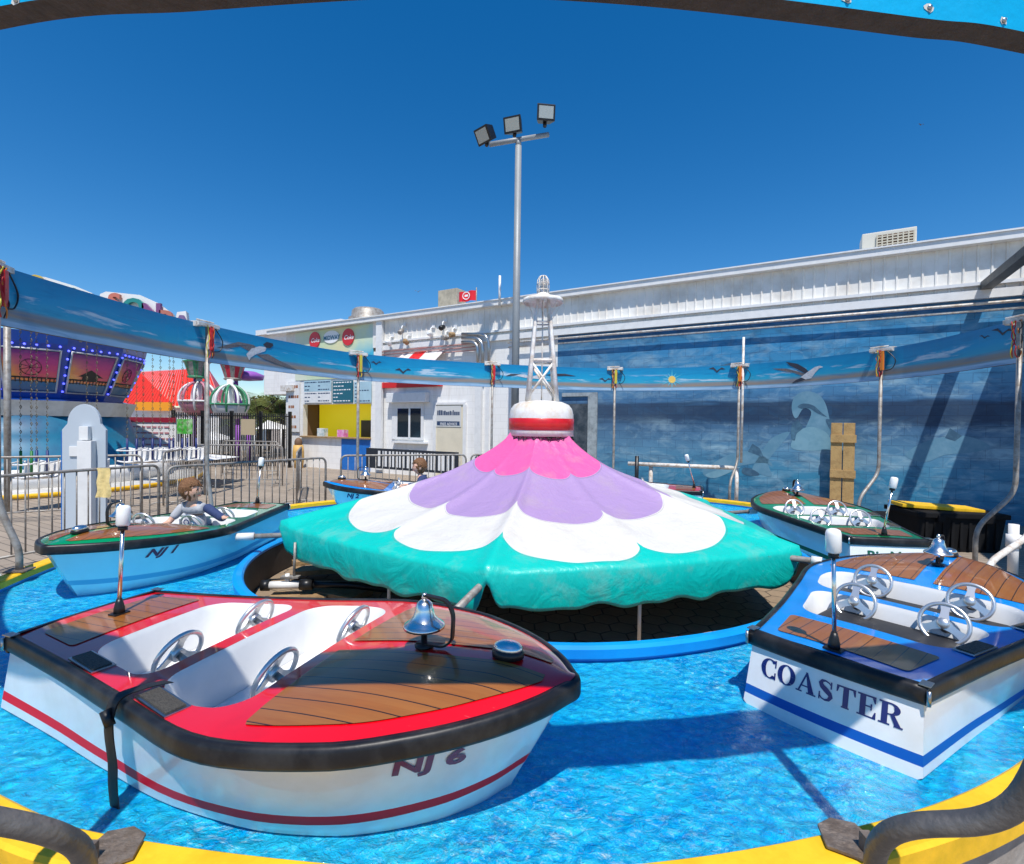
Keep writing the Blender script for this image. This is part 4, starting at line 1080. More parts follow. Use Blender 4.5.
M['blockw'] = g.set(Base_Color=c, Roughness=.65, Normal=g.bump(bk.outputs['Fac'], -.35, .008))
zc0 = ws(340, 437)[1]; zc1 = ws(340, 404)[1]; zmn = ws(340, 379)[1]
b = WB(); b.slab(SL, 0, S0, ZM, -.2, 0); b.slab(S1, 0, SM, ZM, -.2, 0); b.slab(S0, 0, S1, zc0-.05, -.2, 0); b.slab(S0, zc1, S1, ZM, -.2, 0)
bpart(b, 'block_wall', M['blockw'])
b = WB(); b.slab(SL-.1, 2.9, SL+.6, 3.12, -.2, .18); bpart(b, 'corner_soffit', M['whitepole'])
# booth interior
M['inyellow_glow'] = mat('glowing yellow booth wall', (.80, .66, .0), .5, emis=((.85, .68, .02), .35)); M['inbrown'] = mat('brown booth side', (.16, .09, .05), .7)  # yellow wall emits a faint glow, interior light put into its material
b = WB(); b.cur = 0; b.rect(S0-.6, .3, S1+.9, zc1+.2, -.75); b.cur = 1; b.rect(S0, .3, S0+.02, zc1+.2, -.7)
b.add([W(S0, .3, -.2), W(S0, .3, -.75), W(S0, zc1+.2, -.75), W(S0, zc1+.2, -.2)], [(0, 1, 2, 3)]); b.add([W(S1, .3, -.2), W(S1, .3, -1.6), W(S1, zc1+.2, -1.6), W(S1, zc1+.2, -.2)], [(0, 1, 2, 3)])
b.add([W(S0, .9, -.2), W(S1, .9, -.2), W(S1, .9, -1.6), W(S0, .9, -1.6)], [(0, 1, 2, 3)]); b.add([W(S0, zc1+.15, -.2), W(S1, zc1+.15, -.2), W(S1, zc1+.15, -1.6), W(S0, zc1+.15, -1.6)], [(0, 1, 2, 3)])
bpart(b, 'booth_interior', [M['inyellow_glow'], M['inbrown']])
b = WB(); sm_, _ = ws(345, 420); b.slab(sm_+.1, zc0+.0, sm_+.75, zc0+.62, -.72, -.66); bpart(b, 'kitchen_screen', mat('olive screen', (.09, .07, .02), .5))
b = WB(); b.slab(S0-.05, zc0-.05, S1+.02, zc0, -.25, .12); bpart(b, 'counter', M['timber'], bevel=.01)
M['boothblue'] = mat('blue booth panel', (.01, .15, .52), .45, noise=(6, .15))
b = WB(); s_, _ = ws(342, 440); b.slab(s_, .02, S1-.01, zc0-.055, .003, .03); bpart(b, 'counter_panel', M['boothblue'])
# metal siding (ribbed)
M['siding'] = mat('white ribbed siding', (.84, .82, .77), .5, noise=(1.5, .12, (.62, .57, .50)), bump=(3, .05))
b = WB(); xs = []; s_ = SG
while s_ < SR:
    for dx_, oo in ((0, .05), (.155, .05), (.165, .072), (.19, .072), (.20, .05)):
        xs.append((s_+dx_*1.0, oo))
    s_ += .20
for (a, oa), (c_, oc) in zip(xs, xs[1:]):
    if c_-a < 1e-6: continue
    b.add([W(a, ZM+.12, oa), W(c_, ZM+.12, oc), W(c_, ZR, oc), W(a, ZR, oa)], [(0, 1, 2, 3)])
b.rect(SL, ZM, SG, ZR, .0)
bpart(b, 'metal_siding', M['siding'])
b = WB(); b.slab(SL-.9, ZR, SR, ZR+.14, -.3, .24); b.slab(SL-.9, ZR+.14, SR, ZR+.17, -.4, .27); bpart(b, 'roof_fascia', M['alu'])
b = WB(); b.slab(SL, ZR+.02, SR, ZR+.1, -9, -.3); bpart(b, 'roof', M['alu'])
b = WB(); b.slab(SG+.2, 4.40, SR, 4.46, .05, .13); b.slab(SG+.2, ZM, SR, ZM+.16, .0, .10); bpart(b, 'ledge', M['alu'])
b = WB()
for zz_, oo, rr_ in ((4.05, .16, .028), (3.93, .12, .022)): b.tube([W(SM-1.5, zz_, oo), W(SR, zz_, oo)], rr_, 8)
bpart(b, 'conduit_run', M['whitepole'])
b = WB(); b.slab(SL, 0, SL+.05, ZR, -9, -.22); b.slab(SL, 0, SR, .01, -9, -8.9); bpart(b, 'end_wall', M['blockw'])
# recessed block behind on the left (annex)
an = thing('annex_building', 'white overhanging upper block with pale eave at the left end of the arcade', 'building', W(SL, 0))
b = WB(); a0 = ws(264, 380, -3)[0]; b.slab(a0, 3.05, SL-.02, ws(280, 334, -3)[1], -9, -3); 
for v in b.v: v -= W(SL, 0)
b.build('wall', M['blockw'], an)
b = WB(); b.slab(a0-.25, ws(280, 334, -3)[1], SL-.03, ws(280, 329, -3)[1], -9, -2.7)
for v in b.v: v -= W(SL, 0)
b.build('eave', M['alu'], an)
# painted sign wall over the booth
g = NB('painted sign wall'); o = g.n('TexCoord').outputs['Object']; x3 = g.sep(o); sx = g.math('ADD', g.math('MULTIPLY', x3[0], WD.x), g.math('MULTIPLY', x3[1], WD.y))
nz = g.noise(o, 1.2, 5, .6, .8); f_ = g.math('ADD', g.rng(sx, ws(300, 350)[0], SG), g.math('MULTIPLY', g.math('SUBTRACT', nz, .5), .5))
c = g.ramp(f_, [(0, (.66, .70, .55)), (.3, (.55, .66, .42)), (.6, (.72, .66, .38)), (.8, (.62, .70, .45)), (1, (.50, .66, .60))])
lowf = g.math('MULTIPLY', g.rng(x3[2], 4.6, 4.1), g.rng(f_, .65, .95), clamp=True); c = g.mix(lowf, c, (.02, .42, .62))
M['signwall'] = g.set(Base_Color=c, Roughness=.5)
b = WB(); b.slab(ws(296, 350)[0], 3.3, SG, ZR-.02, .004, .03); bpart(b, 'painted_sign_wall', M['signwall'])
def disc(px_, py_, r, mt, o_=.04, th=.02, par=None, name='sign_disc', sq=1):
    s_, z_ = ws(px_, py_, o_); b = WB(); n_ = 28; vs = [W(s_+r*cos(2*pi*k/n_), z_+r*sq*sin(2*pi*k/n_), oo) for oo in (o_, o_+th) for k in range(n_)]
    b.add(vs, [list(range(n_)), list(range(n_, 2*n_))]+[(k, (k+1) % n_, n_+(k+1) % n_, n_+k) for k in range(n_)])
    for v in b.v: v -= W(0, 0)
    return b.build(name, mt, par)
M['signred'] = mat('sign red', (.66, .012, .015), .35, coat=.3)
def wtext(body, px_, py_, size, mt, o_, par, name='lettering', bold=.002, shear=0, sx_=1, align='CENTER', z_=None):
    s_, zz_ = ws(px_, py_, o_); vs, fs = text_polys(body, size, shear, bold, align)
    b = WB(); b.add([W(s_+v.x*sx_, zz_+v.y, o_) for v in vs], fs)
    for v in b.v: v -= W(0, 0)
    return b.build(name, mt, par)
for k, px_ in enumerate((315, 348.5)):
    t = thing('round_sign', ['round red drink sign left of the booth name', 'round red drink sign right of the booth name'][k], 'sign', W(0, 0), 0, 'round red signs over the snack booth')
    py_ = (340, 337)[k]; disc(px_, py_, .30, M['signred'], .035, .03, t); 
    wtext('Coke', px_, py_+2.2, .22, M['txtwhite'], .068, t, 'script_lettering', .004, .3)
t = thing('name_sign', 'white booth name sign reading MIDWAY over the snack booth', 'sign', W(0, 0))
disc(331.5, 337, .42, M['txtwhite'], .035, .02, t, 'sign_board', .55)
wtext('MIDWAY', 331.5, 339.5, .215, mat('teal lettering', (.01, .16, .24), .5), .058, t, 'lettering', .006)
M['paleblue'] = mat('pale blue board', (.40, .58, .66), .5, noise=(3, .15)); M['tealboard'] = mat('teal board', (.015, .12, .17), .45); M['navyb'] = mat('navy print', (.02, .05, .12), .5); M['foodbrown'] = mat('food print', (.35, .13, .05), .6)
def menu_board(px0, py0, px1, py1, bm_, lm, label, rows, cols=1, name='menu_board', extra=None):
    t = thing(name, label, 'menu board', W(0, 0), 0, 'menu boards around the snack booth window')
    a, z1 = ws(px0, py0, .06); c_, z0 = ws(px1, py1, .06); z1 = z0+(z1-z0)
    b = WB(); b.slab(a, z0, c_, z1, .034, .06); 
    for v in b.v: v -= W(0, 0)
    b.build('board', bm_, t)
    b = WB(); rnd = random.Random(px0)
    for cidx in range(cols):
        aa = a+(c_-a)*(cidx+.06)/cols; ee = a+(c_-a)*(cidx+.94)/cols
        for r in range(rows):
            zz_ = z1-(z1-z0)*(r+.5)/rows; h_ = (z1-z0)/rows*.28; x = aa; 
            while x < ee-.03:
                wl = rnd.uniform(.05, .14); e = min(x+wl, ee); b.rect(x, zz_-h_/2, e, zz_+h_/2, .0635); x = e+rnd.uniform(.02, .05)
                if rnd.random() < .18: break
    for v in b.v: v -= W(0, 0)
    b.build('printed_rows', lm, t)
    return t
menu_board(304, 381, 331, 391, M['paleblue'], M['navyb'], 'upper left pale blue menu panel above the booth window', 3, 2)
menu_board(304, 392, 331, 402.5, M['alu'], M['navyb'], 'lower left white menu panel directly above the window opening', 3, 2)
menu_board(332.5, 381, 352.5, 402.5, M['tealboard'], M['txtwhite'], 'dark teal price board in the middle above the booth window', 6, 1)
menu_board(354, 382, 371, 402.5, M['paleblue'], M['navyb'], 'pale price board at the right end above the booth window', 6, 1)
t = menu_board(288, 382, 299, 432, M['alu'], M['foodbrown'], 'tall narrow picture menu on the corner column of the booth', 5, 1)
# counter things
t = thing('napkin_box', 'pink and white carton standing on the booth counter', 'carton', W(0, 0)); a, z_ = ws(342, 436, .0)
b = WB(); b.slab(a-.2, zc0+.002, a+.15, zc0+.26, -.15, .05)
for v in b.v: v -= W(0, 0)
b.build('carton', mat('pink print carton', (.72, .18, .45), .5, noise=(6, .5, (.8, .75, .75))), t)
t = thing('napkin_box', 'white and teal carton at the left of the booth counter', 'carton', W(0, 0)); a, z_ = ws(322, 436, .0)
b = WB(); b.slab(a-.2, zc0+.002, a+.18, zc0+.30, -.12, .06)
for v in b.v: v -= W(0, 0)
b.build('carton', mat('white carton', (.7, .72, .7), .5, noise=(5, .6, (.05, .25, .28))), t)
# drink cooler art & hot dog figure before booth
t = thing('waste_barrel', 'tan wooden barrel with brown top before the booth', 'barrel', W(ws(310, 440)[0], 0, .5)); b = MB(); b.lathe([(.17, 0), (.2, .3), (.2, .6), (.17, .85)], (0, 0, 0), 18); b.build('body', mat('tan barrel', (.60, .36, .10), .6), t); b = MB(); b.sphere((0, 0, .93), (.14, .14, .2), 14); b.build('top', M['inbrown'], t)
# red stripe awning edge + window + door + shutter
b = WB(); b.pslab(376, 383, 440, 386, .0, .14); aw = bpart(b, 'awning_edge', mat('red awning edge', (.62, .02, .02), .5))
wi = None
b = WB(); b.pslab(392, 403, 423, 440, .003, .05); wi = bpart(b, 'window', M['alu'])
b = WB(); b.pslab(397.5, 408.5, 420.5, 437.5, .045, .055); bpart(b, 'pane', M['glassdark'], wi)
b = WB(); b.pslab(408.5, 408, 410, 438, .05, .062); bpart(b, 'mullion', M['alu'], wi)
b = WB(); b.pslab(391, 441, 425, 444, .0, .16); bpart(b, 'sill', M['alu'], wi)
b = WB(); b.pslab(386, 393, 425, 402, .0, .24); bpart(b, 'shutter_box', M['alu'], wi, bevel=.02)
b = WB(); b.pslab(435, 404.5, 463, 486, .003, .03); dr = bpart(b, 'door', mat('cream door', (.72, .65, .50), .5, noise=(3, .1)))
b = WB(); b.pslab(433, 402.5, 465, 404.5, .0, .06); b.pslab(433, 404.5, 435, 486, .0, .06); b.pslab(463, 404.5, 465, 486, .0, .06); bpart(b, 'door_frame', M['alu'], dr)
b = WB(); s_, z_ = ws(438.5, 455, .03); b.tube([W(s_, z_, .03), W(s_, z_, .09)], .025, 10); b.tube([W(s_, z_, .08), W(s_+.1, z_, .09)], .012, 8); bpart(b, 'handle', M['steel'], dr)
t = thing('door_sign', 'white notice with navy strip on the cream door', 'sign', W(0, 0)); a, z1 = ws(436, 406, .04); c_, z0 = ws(461, 427, .04)
b = WB(); b.slab(a, z0, c_, z1, .033, .045); [v.__isub__(W(0, 0)) for v in b.v]; b.build('board', mat('grey white notice', (.62, .62, .60), .5), t)
b = WB(); b.rect(a+.05, z0+.04, c_-.05, z0+.17, .048); [v.__isub__(W(0, 0)) for v in b.v]; b.build('navy_strip', M['navyb'], t)
wtext('FREE ADVICE', 448.5, 425.2, .115, M['txtwhite'], .051, t, 'lettering', .001)
b = WB(); rnd = random.Random(5); x = a+.06
while x < c_-.1: wl = rnd.uniform(.03, .07); b.rect(x, z0+.36, x+wl, z0+.36+rnd.uniform(.10, .16), .048); x += wl+.015
[v.__isub__(W(0, 0)) for v in b.v]; b.build('title_print', M['navyb'], t)
# booth lower banner "blue lettering strip" behind barricade under the window
t = thing('low_banner', 'dark banner with tall white letter shapes low on the wall behind the fence', 'banner', W(0, 0)); a, z1 = ws(372, 462, .9); c_, z0 = ws(466, 486, .9)
a, z1 = ws(366, 470, 1.6); c_, z0 = ws(458, 486, 1.6); z1 = ws(420, 466, 1.6)[1]
b = WB(); b.slab(a, .35, c_, .95, 1.58, 1.6); [v.__isub__(W(0, 0)) for v in b.v]; b.build('sheet', mat('black banner', (.015, .02, .03), .5), t)
b = WB(); x = a+.5; rnd = random.Random(2)
while x < c_-.15: wl = rnd.uniform(.04, .10); b.slab(x, .42, x+wl, .88, 1.602, 1.604); x += wl+rnd.uniform(.04, .09)
[v.__isub__(W(0, 0)) for v in b.v]; b.build('letter_shapes', M['alu'], t)
b = WB(); 
for x in (a+.1, (a+c_)/2, c_-.1): b.tube([W(x, 0, 1.56), W(x, .97, 1.56)], .015, 6)
[v.__isub__(W(0, 0)) for v in b.v]; b.build('stakes', M['galv'], t)
# mural doorway frame at px 560-595
b = WB(); b.pslab(562, 393, 597, 396, .0, .05); b.pslab(588, 396, 596, 470, .0, .05); fr_ = bpart(b, 'mural_door_frame', mat('dirty pale frame', (.35, .40, .42), .6, noise=(6, .5)))
b = WB(); b.pslab(566, 404, 587, 470, .003, .02); bpart(b, 'dark_doorway', mat('painted dark doorway', (.02, .035, .05), .6, noise=(3, .8, (.12, .14, .16))), fr_)
# dolphins painted on the mural
M['dol'] = mat('dolphin paint', (.09, .23, .34), .6, noise=(4, .5, (.15, .30, .41))); M['dold'] = mat('dolphin fin paint', (.03, .09, .16), .6, noise=(6, .5, (.07, .18, .27))); M['doll'] = mat('dolphin belly paint', (.17, .34, .44), .6, noise=(5, .4, (.12, .28, .38)))
def mural_fig(polys, nm='painted_dolphin'):
    b = WB()
    for mi_, pl in polys:
        b.cur = mi_; vs = []
        for x, y in crom([(x, y, 0) for x, y in pl], 4, True) if len(pl) > 4 else [(x, y, 0) for x, y in pl]and [(x, y) for x, y in pl]: pass
    return None
def mfig(polys):
    b = WB()
    for mi_, pl in polys:
        b.cur = mi_; sm2 = crom([(x, y, 0) for x, y in pl], 4, True) if len(pl) > 4 else [Vector((x, y, 0)) for x, y in pl]
        pts = []
        for p in sm2:
            s_, z_ = ws(p.x, p.y, .003+.001*mi_); pts.append(W(s_, z_, .003+.001*mi_))
        b.add(pts, [list(range(len(pts)))])
    return bpart(b, 'painted_dolphin', [M['dol'], M['doll'], M['dold']])
mfig([(0, q5([(470, 330), (490, 285), (540, 262), (600, 275), (640, 320), (662, 400), (670, 470), (640, 520), (560, 520), (520, 500), (545, 440), (570, 370), (530, 350), (495, 400), (475, 380)])),
      (1, q5([(480, 500), (530, 452), (600, 450), (660, 490), (660, 560), (480, 560)])),
      (2, q5([(468, 500), (470, 440), (500, 412), (525, 450), (495, 480), (485, 515)])), (2, q5([(645, 405), (690, 420), (722, 490), (720, 515), (690, 490), (655, 440)])), (2, q5([(500, 340), (530, 325), (580, 335), (620, 370), (650, 395), (600, 375), (560, 350), (520, 352)]))])
q7 = lambda pts: [z(x, y, 600, 440, 3.413) for x, y in pts]
mfig([(0, q7([(350, 108), (400, 70), (470, 40), (520, 40), (570, 62), (588, 88), (560, 78), (500, 84), (430, 100), (380, 130)])), (2, q7([(505, 40), (520, 12), (545, 28), (560, 60)])), (2, q7([(490, 95), (520, 100), (545, 118), (510, 122), (485, 112)])), (1, q7([(360, 118), (420, 98), (480, 92), (440, 112), (390, 130)]))])
mfig([(2, [(712, 372), (722, 365), (736, 363), (728, 370), (734, 378), (722, 376)])]); mfig([(0, [(752, 470), (760, 455), (772, 438), (790, 432), (778, 448), (768, 462), (772, 476), (760, 474)])])
mfig([(0, [(905, 455), (930, 440), (965, 436), (990, 446), (975, 452), (945, 455), (925, 462)]), (2, [(945, 438), (950, 428), (962, 436), (955, 441)])])
# building fittings
def fitting(name, label, cat, fn, m, group=None):
    t = thing(name, label, cat, W(0, 0), 0, group); b = WB(); fn(b); [v.__isub__(W(0, 0)) for v in b.v]
    b.build('housing' if name != 'downspout' else 'pipe', m, t); return t
def tp(b, pts, r, o_=.1, rr=.05):
    P = [W(*ws(x, y, oo), oo) for x, y, oo in pts]; b.tube(arcpath(P, rr*3, 5), r, 9)
fitting('downspout', 'white square downspout beside the painted sign wall', 'downspout', lambda b: b.pslab(376, 318, 380.5, 470, .08, .18), M['alu'])
fitting('downspout', 'tall white pipe just right of the cream door', 'downspout', lambda b: b.pslab(475, 386, 480, 486, .0, .10), M['alu'])
fitting('downspout', 'thin white pipe second to the right of the door', 'downspout', lambda b: b.pslab(485.5, 386, 488, 486, .0, .06), M['alu'])
t = thing('duct_bundle', 'three silver bent ducts curving down over the red awning', 'duct', W(0, 0))
for k, (y0, xx, r) in enumerate(((334, 480, .045), (338, 476.5, .05), (342, 474, .05))):
    b = WB(); tp(b, [(462, y0, .25), (xx+7-k*2.5+2, y0, .25), (xx+7-k*2.5+2, 366, .25)], r, rr=.12); [v.__isub__(W(0, 0)) for v in b.v]; b.build('duct', M['steel'], t)
for k, (px_, py_) in enumerate(((390, 343), (407, 342), (431, 334), (446, 338), (453, 335), (443, 328), (402, 332))):
    t = thing('security_light', ['small lamp nearest the downspout', 'tan lamp head second along the siding', 'grey camera on a curled conduit', 'hanging camera below the twin lamp', 'tan lamp head beside the silver ducts', 'twin dark lamp head highest on the siding', 'conduit elbow box above the tan lamp'][k], 'lamp', W(0, 0), 0, 'lamps and cameras on the white siding')
    s_, z_ = ws(px_, py_, .2); b = WB(); hd = W(s_, z_, .26); b.lathe([(.03, -.12), (.07, -.1), (.085, .06), (.05, .1)], hd, 12, Matrix.Rotation(radians(50+k*13), 3, WD)); [v.__isub__(W(0, 0)) for v in b.v]
    b.build('lamp_head', [M['alu'], M['timber'], M['alu'], M['galv'], M['timber'], M['black'], M['galv']][k], t)
    b = WB(); b.tube(arcpath([W(s_, z_+.25, .06), W(s_-.05, z_+.2, .16), W(s_, z_, .22)], .1, 4), .022, 7); b.slab(s_-.06, z_+.2, s_+.06, z_+.32, .06, .10); [v.__isub__(W(0, 0)) for v in b.v]; b.build('arm', M['alu'], t)
t = thing('red_awning', 'red and white striped awning peeking over the banner', 'awning', W(0, 0)); a, z1 = ws(398, 352, .3); c_, z0 = ws(440, 362, .3)
b = WB()
for k in range(7):
    b.cur = 1 if k in (2, 3) else (0 if k % 2 else 2); x0_, x1_ = a+(c_-a)*k/7, a+(c_-a)*(k+1)/7
    b.add([W(x0_, z1, .05), W(x1_, z1, .05), W(x1_, z0-.1, .7), W(x0_, z0-.1, .7)], [(0, 1, 2, 3)])
[v.__isub__(W(0, 0)) for v in b.v]; b.build('canvas', [M['alu'], M['signred'], mat('pale canvas', (.7, .6, .58), .6)], t)
b = WB()
for zz_, dz_ in ((.0, 0), (-.1, .01), (-.2, .02)):
    s_a, z_a = ws(380, 352, .15); s_b, z_b = ws(478, 343, .15); b.tube([W(s_a, z_a+zz_, .15), W(s_b, z_b+zz_, .15)], .018, 6)
bpart(b, 'service_pipe', mat('faded red pipe', (.45, .22, .20), .5))
# mast on the fascia
t = thing('roof_mast', 'thin white mast standing on the roof edge left of the light pole', 'mast', W(ws(505, 290)[0], 0)); b = MB(); zt_ = ws(505, 275, .28)[1]; b.tube([WN*.29+Vector((0, 0, ZR-.05)), WN*.29+Vector((0, 0, zt_))], .035, 8); b.build('pole', M['alu'], t)
# rooftop units
def roofpt(px, depth): 
    s_, _ = ws(px, 300, -depth); return s_
t = thing('air_conditioner', 'beige air conditioner with rusty grille on the roof edge at right', 'air conditioner', W(0, 0)); s0_, s1_ = ws(862, 240, -.4)[0], ws(917, 235, -.4)[0]
zt_ = ws(890, 230, -.4)[1]; b = WB(); b.slab(s0_, ZR+.1, s1_, zt_, -1.0, -.4); [v.__isub__(W(0, 0)) for v in b.v]; b.build('casing', mat('beige casing', (.60, .58, .50), .5), t, bevel=.02)
b = WB(); sa = s0_+(s1_-s0_)*.28; b.rect(sa, ZR+.2, s1_-.05, zt_-.08, -.394); [v.__isub__(W(0, 0)) for v in b.v]; b.build('grille_back', M['inbrown'], t)
b = WB()
for k in range(7): zz_ = ZR+.22+(zt_-.12-ZR-.22)*k/6; b.slab(sa, zz_-.012, s1_-.05, zz_+.012, -.39, -.37)
for k in range(8): x = sa+(s1_-.05-sa)*k/7; b.slab(x-.012, ZR+.2, x+.012, zt_-.08, -.388, -.365)
[v.__isub__(W(0, 0)) for v in b.v]; b.build('grille', mat('beige grille', (.5, .46, .36), .5), t)
t = thing('roof_fan', 'round galvanised exhaust fan on the roof above the booth', 'exhaust fan', W(ws(368, 310, -1)[0], ZR, -1)); b = MB(); b.lathe([(.70, -.2), (.70, .45), (.60, .5), (.58, .72), (.50, .80), (.0, .86)], (0, 0, 0), 24); b.build('cowl', M['galv'], t)
t = thing('condenser', 'small tan condenser box beside the red flag on the roof', 'condenser', W(0, 0)); a, c_ = ws(438, 300, -.6)[0], ws(457, 297, -.6)[0]; b = WB(); b.slab(a, ZR+.1, c_, ws(447, 293, -.6)[1]+.12, -1.1, -.6); [v.__isub__(W(0, 0)) for v in b.v]; b.build('casing', mat('tan casing', (.45, .40, .30), .5, noise=(5, .4)), t, bevel=.02)
t = thing('red_flag', 'small red flag with white emblem on the roof edge', 'flag', W(0, 0)); a, z1 = ws(459, 293, -.4); c_, z0 = ws(476, 300, -.4); z1 = ws(476, 290, -.4)[1]
b = WB(); b.grid(lambda i, j: W(a+(c_-a)*i/12, z0+(z1-z0)*j/5, -.4+.05*sin(i*.9)), 13, 6); [v.__isub__(W(0, 0)) for v in b.v]; b.build('cloth', M['signred'], t)
b = WB(); b.tube([W(c_, ZR+.05, -.42), W(c_, z1+.08, -.42)], .02, 6); [v.__isub__(W(0, 0)) for v in b.v]; b.build('staff', M['galv'], t)
b = WB(); sc, zc = (a+c_)/2, (z0+z1)/2; b.tube([W(sc+.13*cos(2*pi*k/18), zc+.11*sin(2*pi*k/18), -.33) for k in range(18)], .014, 5, closed=True); b.slab(sc-.05, zc-.03, sc+.07, zc+.03, -.34, -.32); [v.__isub__(W(0, 0)) for v in b.v]; b.build('emblem', M['txtwhite'], t)
# awning slab over the bins on the right (casts the diagonal shadow)
t = thing('flat_awning', 'flat awning on steel beams reaching out from the wall at far right', 'awning', W(0, 0)); sb, zb2 = ws(982, 291)
b = WB(); b.slab(sb+.62, zb2+.15, SR, zb2+.24, .1, 6.5); [v.__isub__(W(0, 0)) for v in b.v]; b.build('roof_sheet', M['galv'], t)
b = WB(); b.slab(sb-.05, zb2, sb+.12, zb2+.14, .1, 6.5); [v.__isub__(W(0, 0)) for v in b.v]; b.build('beam', mat('dark steel beam', (.12, .12, .115), .5, .4, noise=(6, .4)), t)
for s_ in (SR-.2,):
    b = WB(); b.tube([W(s_, 0, 6.3), W(s_, zb2+.15, 6.3)], .05, 8); [v.__isub__(W(0, 0)) for v in b.v]; b.build('leg', M['galv'], t)

# ------------------------------------------------------------------ light pole
lp = at(516, 330, Y=12.6); t = thing('floodlight_pole', 'tall grey pole carrying three floodlights behind the beacon tower', 'light pole', (lp.x, 12.6, 0))
zt_ = at(518, 146, Y=12.6).z; b = MB(); b.tube([(0, 0, 0), (0, 0, zt_)], [.105, .078], 16); b.build('pole', M['greypole'], t)
A, Bq = at(490, 149, Y=12.6)-Vector((lp.x, 12.6, 0)), at(549, 130, Y=12.6)-Vector((lp.x, 12.6, 0))
A.y -= .2; Bq.y += .2
b = MB(); b.tube([A, Bq], .062, 8); b.tube([(0, 0, zt_-.05), (0, 0, zt_+.18)], .075, 10); b.build('crossarm', M['greypole'], t)
for k, (px_, py_, yaw, tilt, base) in enumerate(((486.5, 134.5, -.75, .55, A), (514.5, 126, -.35, .3, (A+Bq)/2), (545, 115, .12, .18, Bq))):
    p = at(px_, py_, Y=12.6)-Vector((lp.x, 12.6, 0)); R = Matrix.Rotation(yaw, 3, 'Z') @ Matrix.Rotation(tilt, 3, 'X')
    b = MB()
    b.add([p+R @ Vector(v) for v in [(-.23, -.17, -.19), (.23, -.17, -.19), (.23, -.17, .19), (-.23, -.17, .19), (-.15, .16, -.15), (.15, .16, -.15), (.15, .16, .15), (-.15, .16, .15)]], [(0, 1, 2, 3), (4, 7, 6, 5), (0, 4, 5, 1), (1, 5, 6, 2), (2, 6, 7, 3), (3, 7, 4, 0)])
    b.tube([p+R @ Vector((0, 0, -.15)), Vector((p.x, p.y, base.z+.08))], .05, 8)
    fo_ = b.build('floodlight', M['black'], t, bevel=.02)
    b = MB(); b.add([p+R @ Vector(v) for v in [(-.18, -.176, -.14), (.18, -.176, -.14), (.18, -.176, .14), (-.18, -.176, .14)]], [(0, 1, 2, 3)]); b.build('glass', mat('floodlight glass', (.40, .42, .38), .15, coat=1), fo_)

# ------------------------------------------------------------------ barricades
def make_barricade(L):
    mbf = MB(); h = 1.08; zb_ = .17; r = .12
    loop = [(-L/2, 0, zb_), (-L/2, 0, h), (L/2, 0, h), (L/2, 0, zb_)]
    mbf.tube(arcpath([(-L/2, 0, .02), (-L/2, 0, h), (L/2, 0, h), (L/2, 0, .02)], r, 6), .019, 8); mbf.tube([(-L/2, 0, zb_), (L/2, 0, zb_)], .015, 8)
    bars = MB(); nb = int(L/.125)
    for k in range(1, nb): x = -L/2+L*k/nb; bars.tube([(x, 0, zb_), (x, 0, h)], .0085, 6)
    ft = MB()
    for x in (-L/2+.18, L/2-.18): ft.tube(arcpath([(x, -.3, .0), (x, -.2, .06), (x, .2, .06), (x, .3, .0)], .06, 3), .014, 6); ft.tube([(x, 0, .05), (x, 0, zb_)], .014, 6)
    return mbf, bars, ft
def barricade(a, c_, label):
    a, c_ = Vector((a[0], a[1], 0)), Vector((c_[0], c_[1], 0)); L = (c_-a).length; t = thing('crowd_barrier', label, 'barrier', (a+c_)/2, atan2((c_-a).y, (c_-a).x), 'steel crowd barriers around the pool')
    f_, br_, ft = make_barricade(L); fo_ = f_.build('frame', M['galv'], t); br_.build('upright_bars', M['galv'], fo_); ft.build('foot', M['galv'], t); return t
barricade((-5.75, 5.25), (-5.05, 7.15), 'near left crowd barrier with the yellow cloth hanging on it')
barricade((-4.72, 6.85), (-3.35, 9.0), 'crowd barrier running behind the green boat NJ 1')
barricade((-3.28, 9.6), (-.95, 10.4), 'crowd barrier before the cream door behind boat NJ 2')
barricade((-.85, 10.45), (1.3, 11.1), 'crowd barrier ending behind the canopy left of the light pole')
barricade((-5.35, 12.7), (-4.45, 10.35), 'crowd barrier standing end-on before the snack booth')
barricade((-9.2, 15.9), (-7.3, 15.6), 'far crowd barrier in front of the black picket fence')
barricade((-9.0, 7.7), (-6.7, 9.05), 'second-row crowd barrier before the blue ride drum')
barricade((-6.9, 9.9), (-7.9, 12.9), 'crowd barrier receding towards the picket fence')
barricade((-8.3, 13.1), (-6.1, 13.3), 'middle-distance crowd barrier left of the end-on barrier')
p = at(106, 470, Y=6.15); t = thing('cloth', 'pale yellow towel draped over the near left barrier', 'towel', (p.x, p.y, 0))
b = MB(); b.grid(lambda i, j: Vector((-.085+.17*i/8+.01*sin(j), -.035+.012*sin(i*1.3+j*.4)-.01*j/10, 1.125-.36*j/10)), 9, 11); b.build('towel_sheet', M['cloth_yellow'], t)
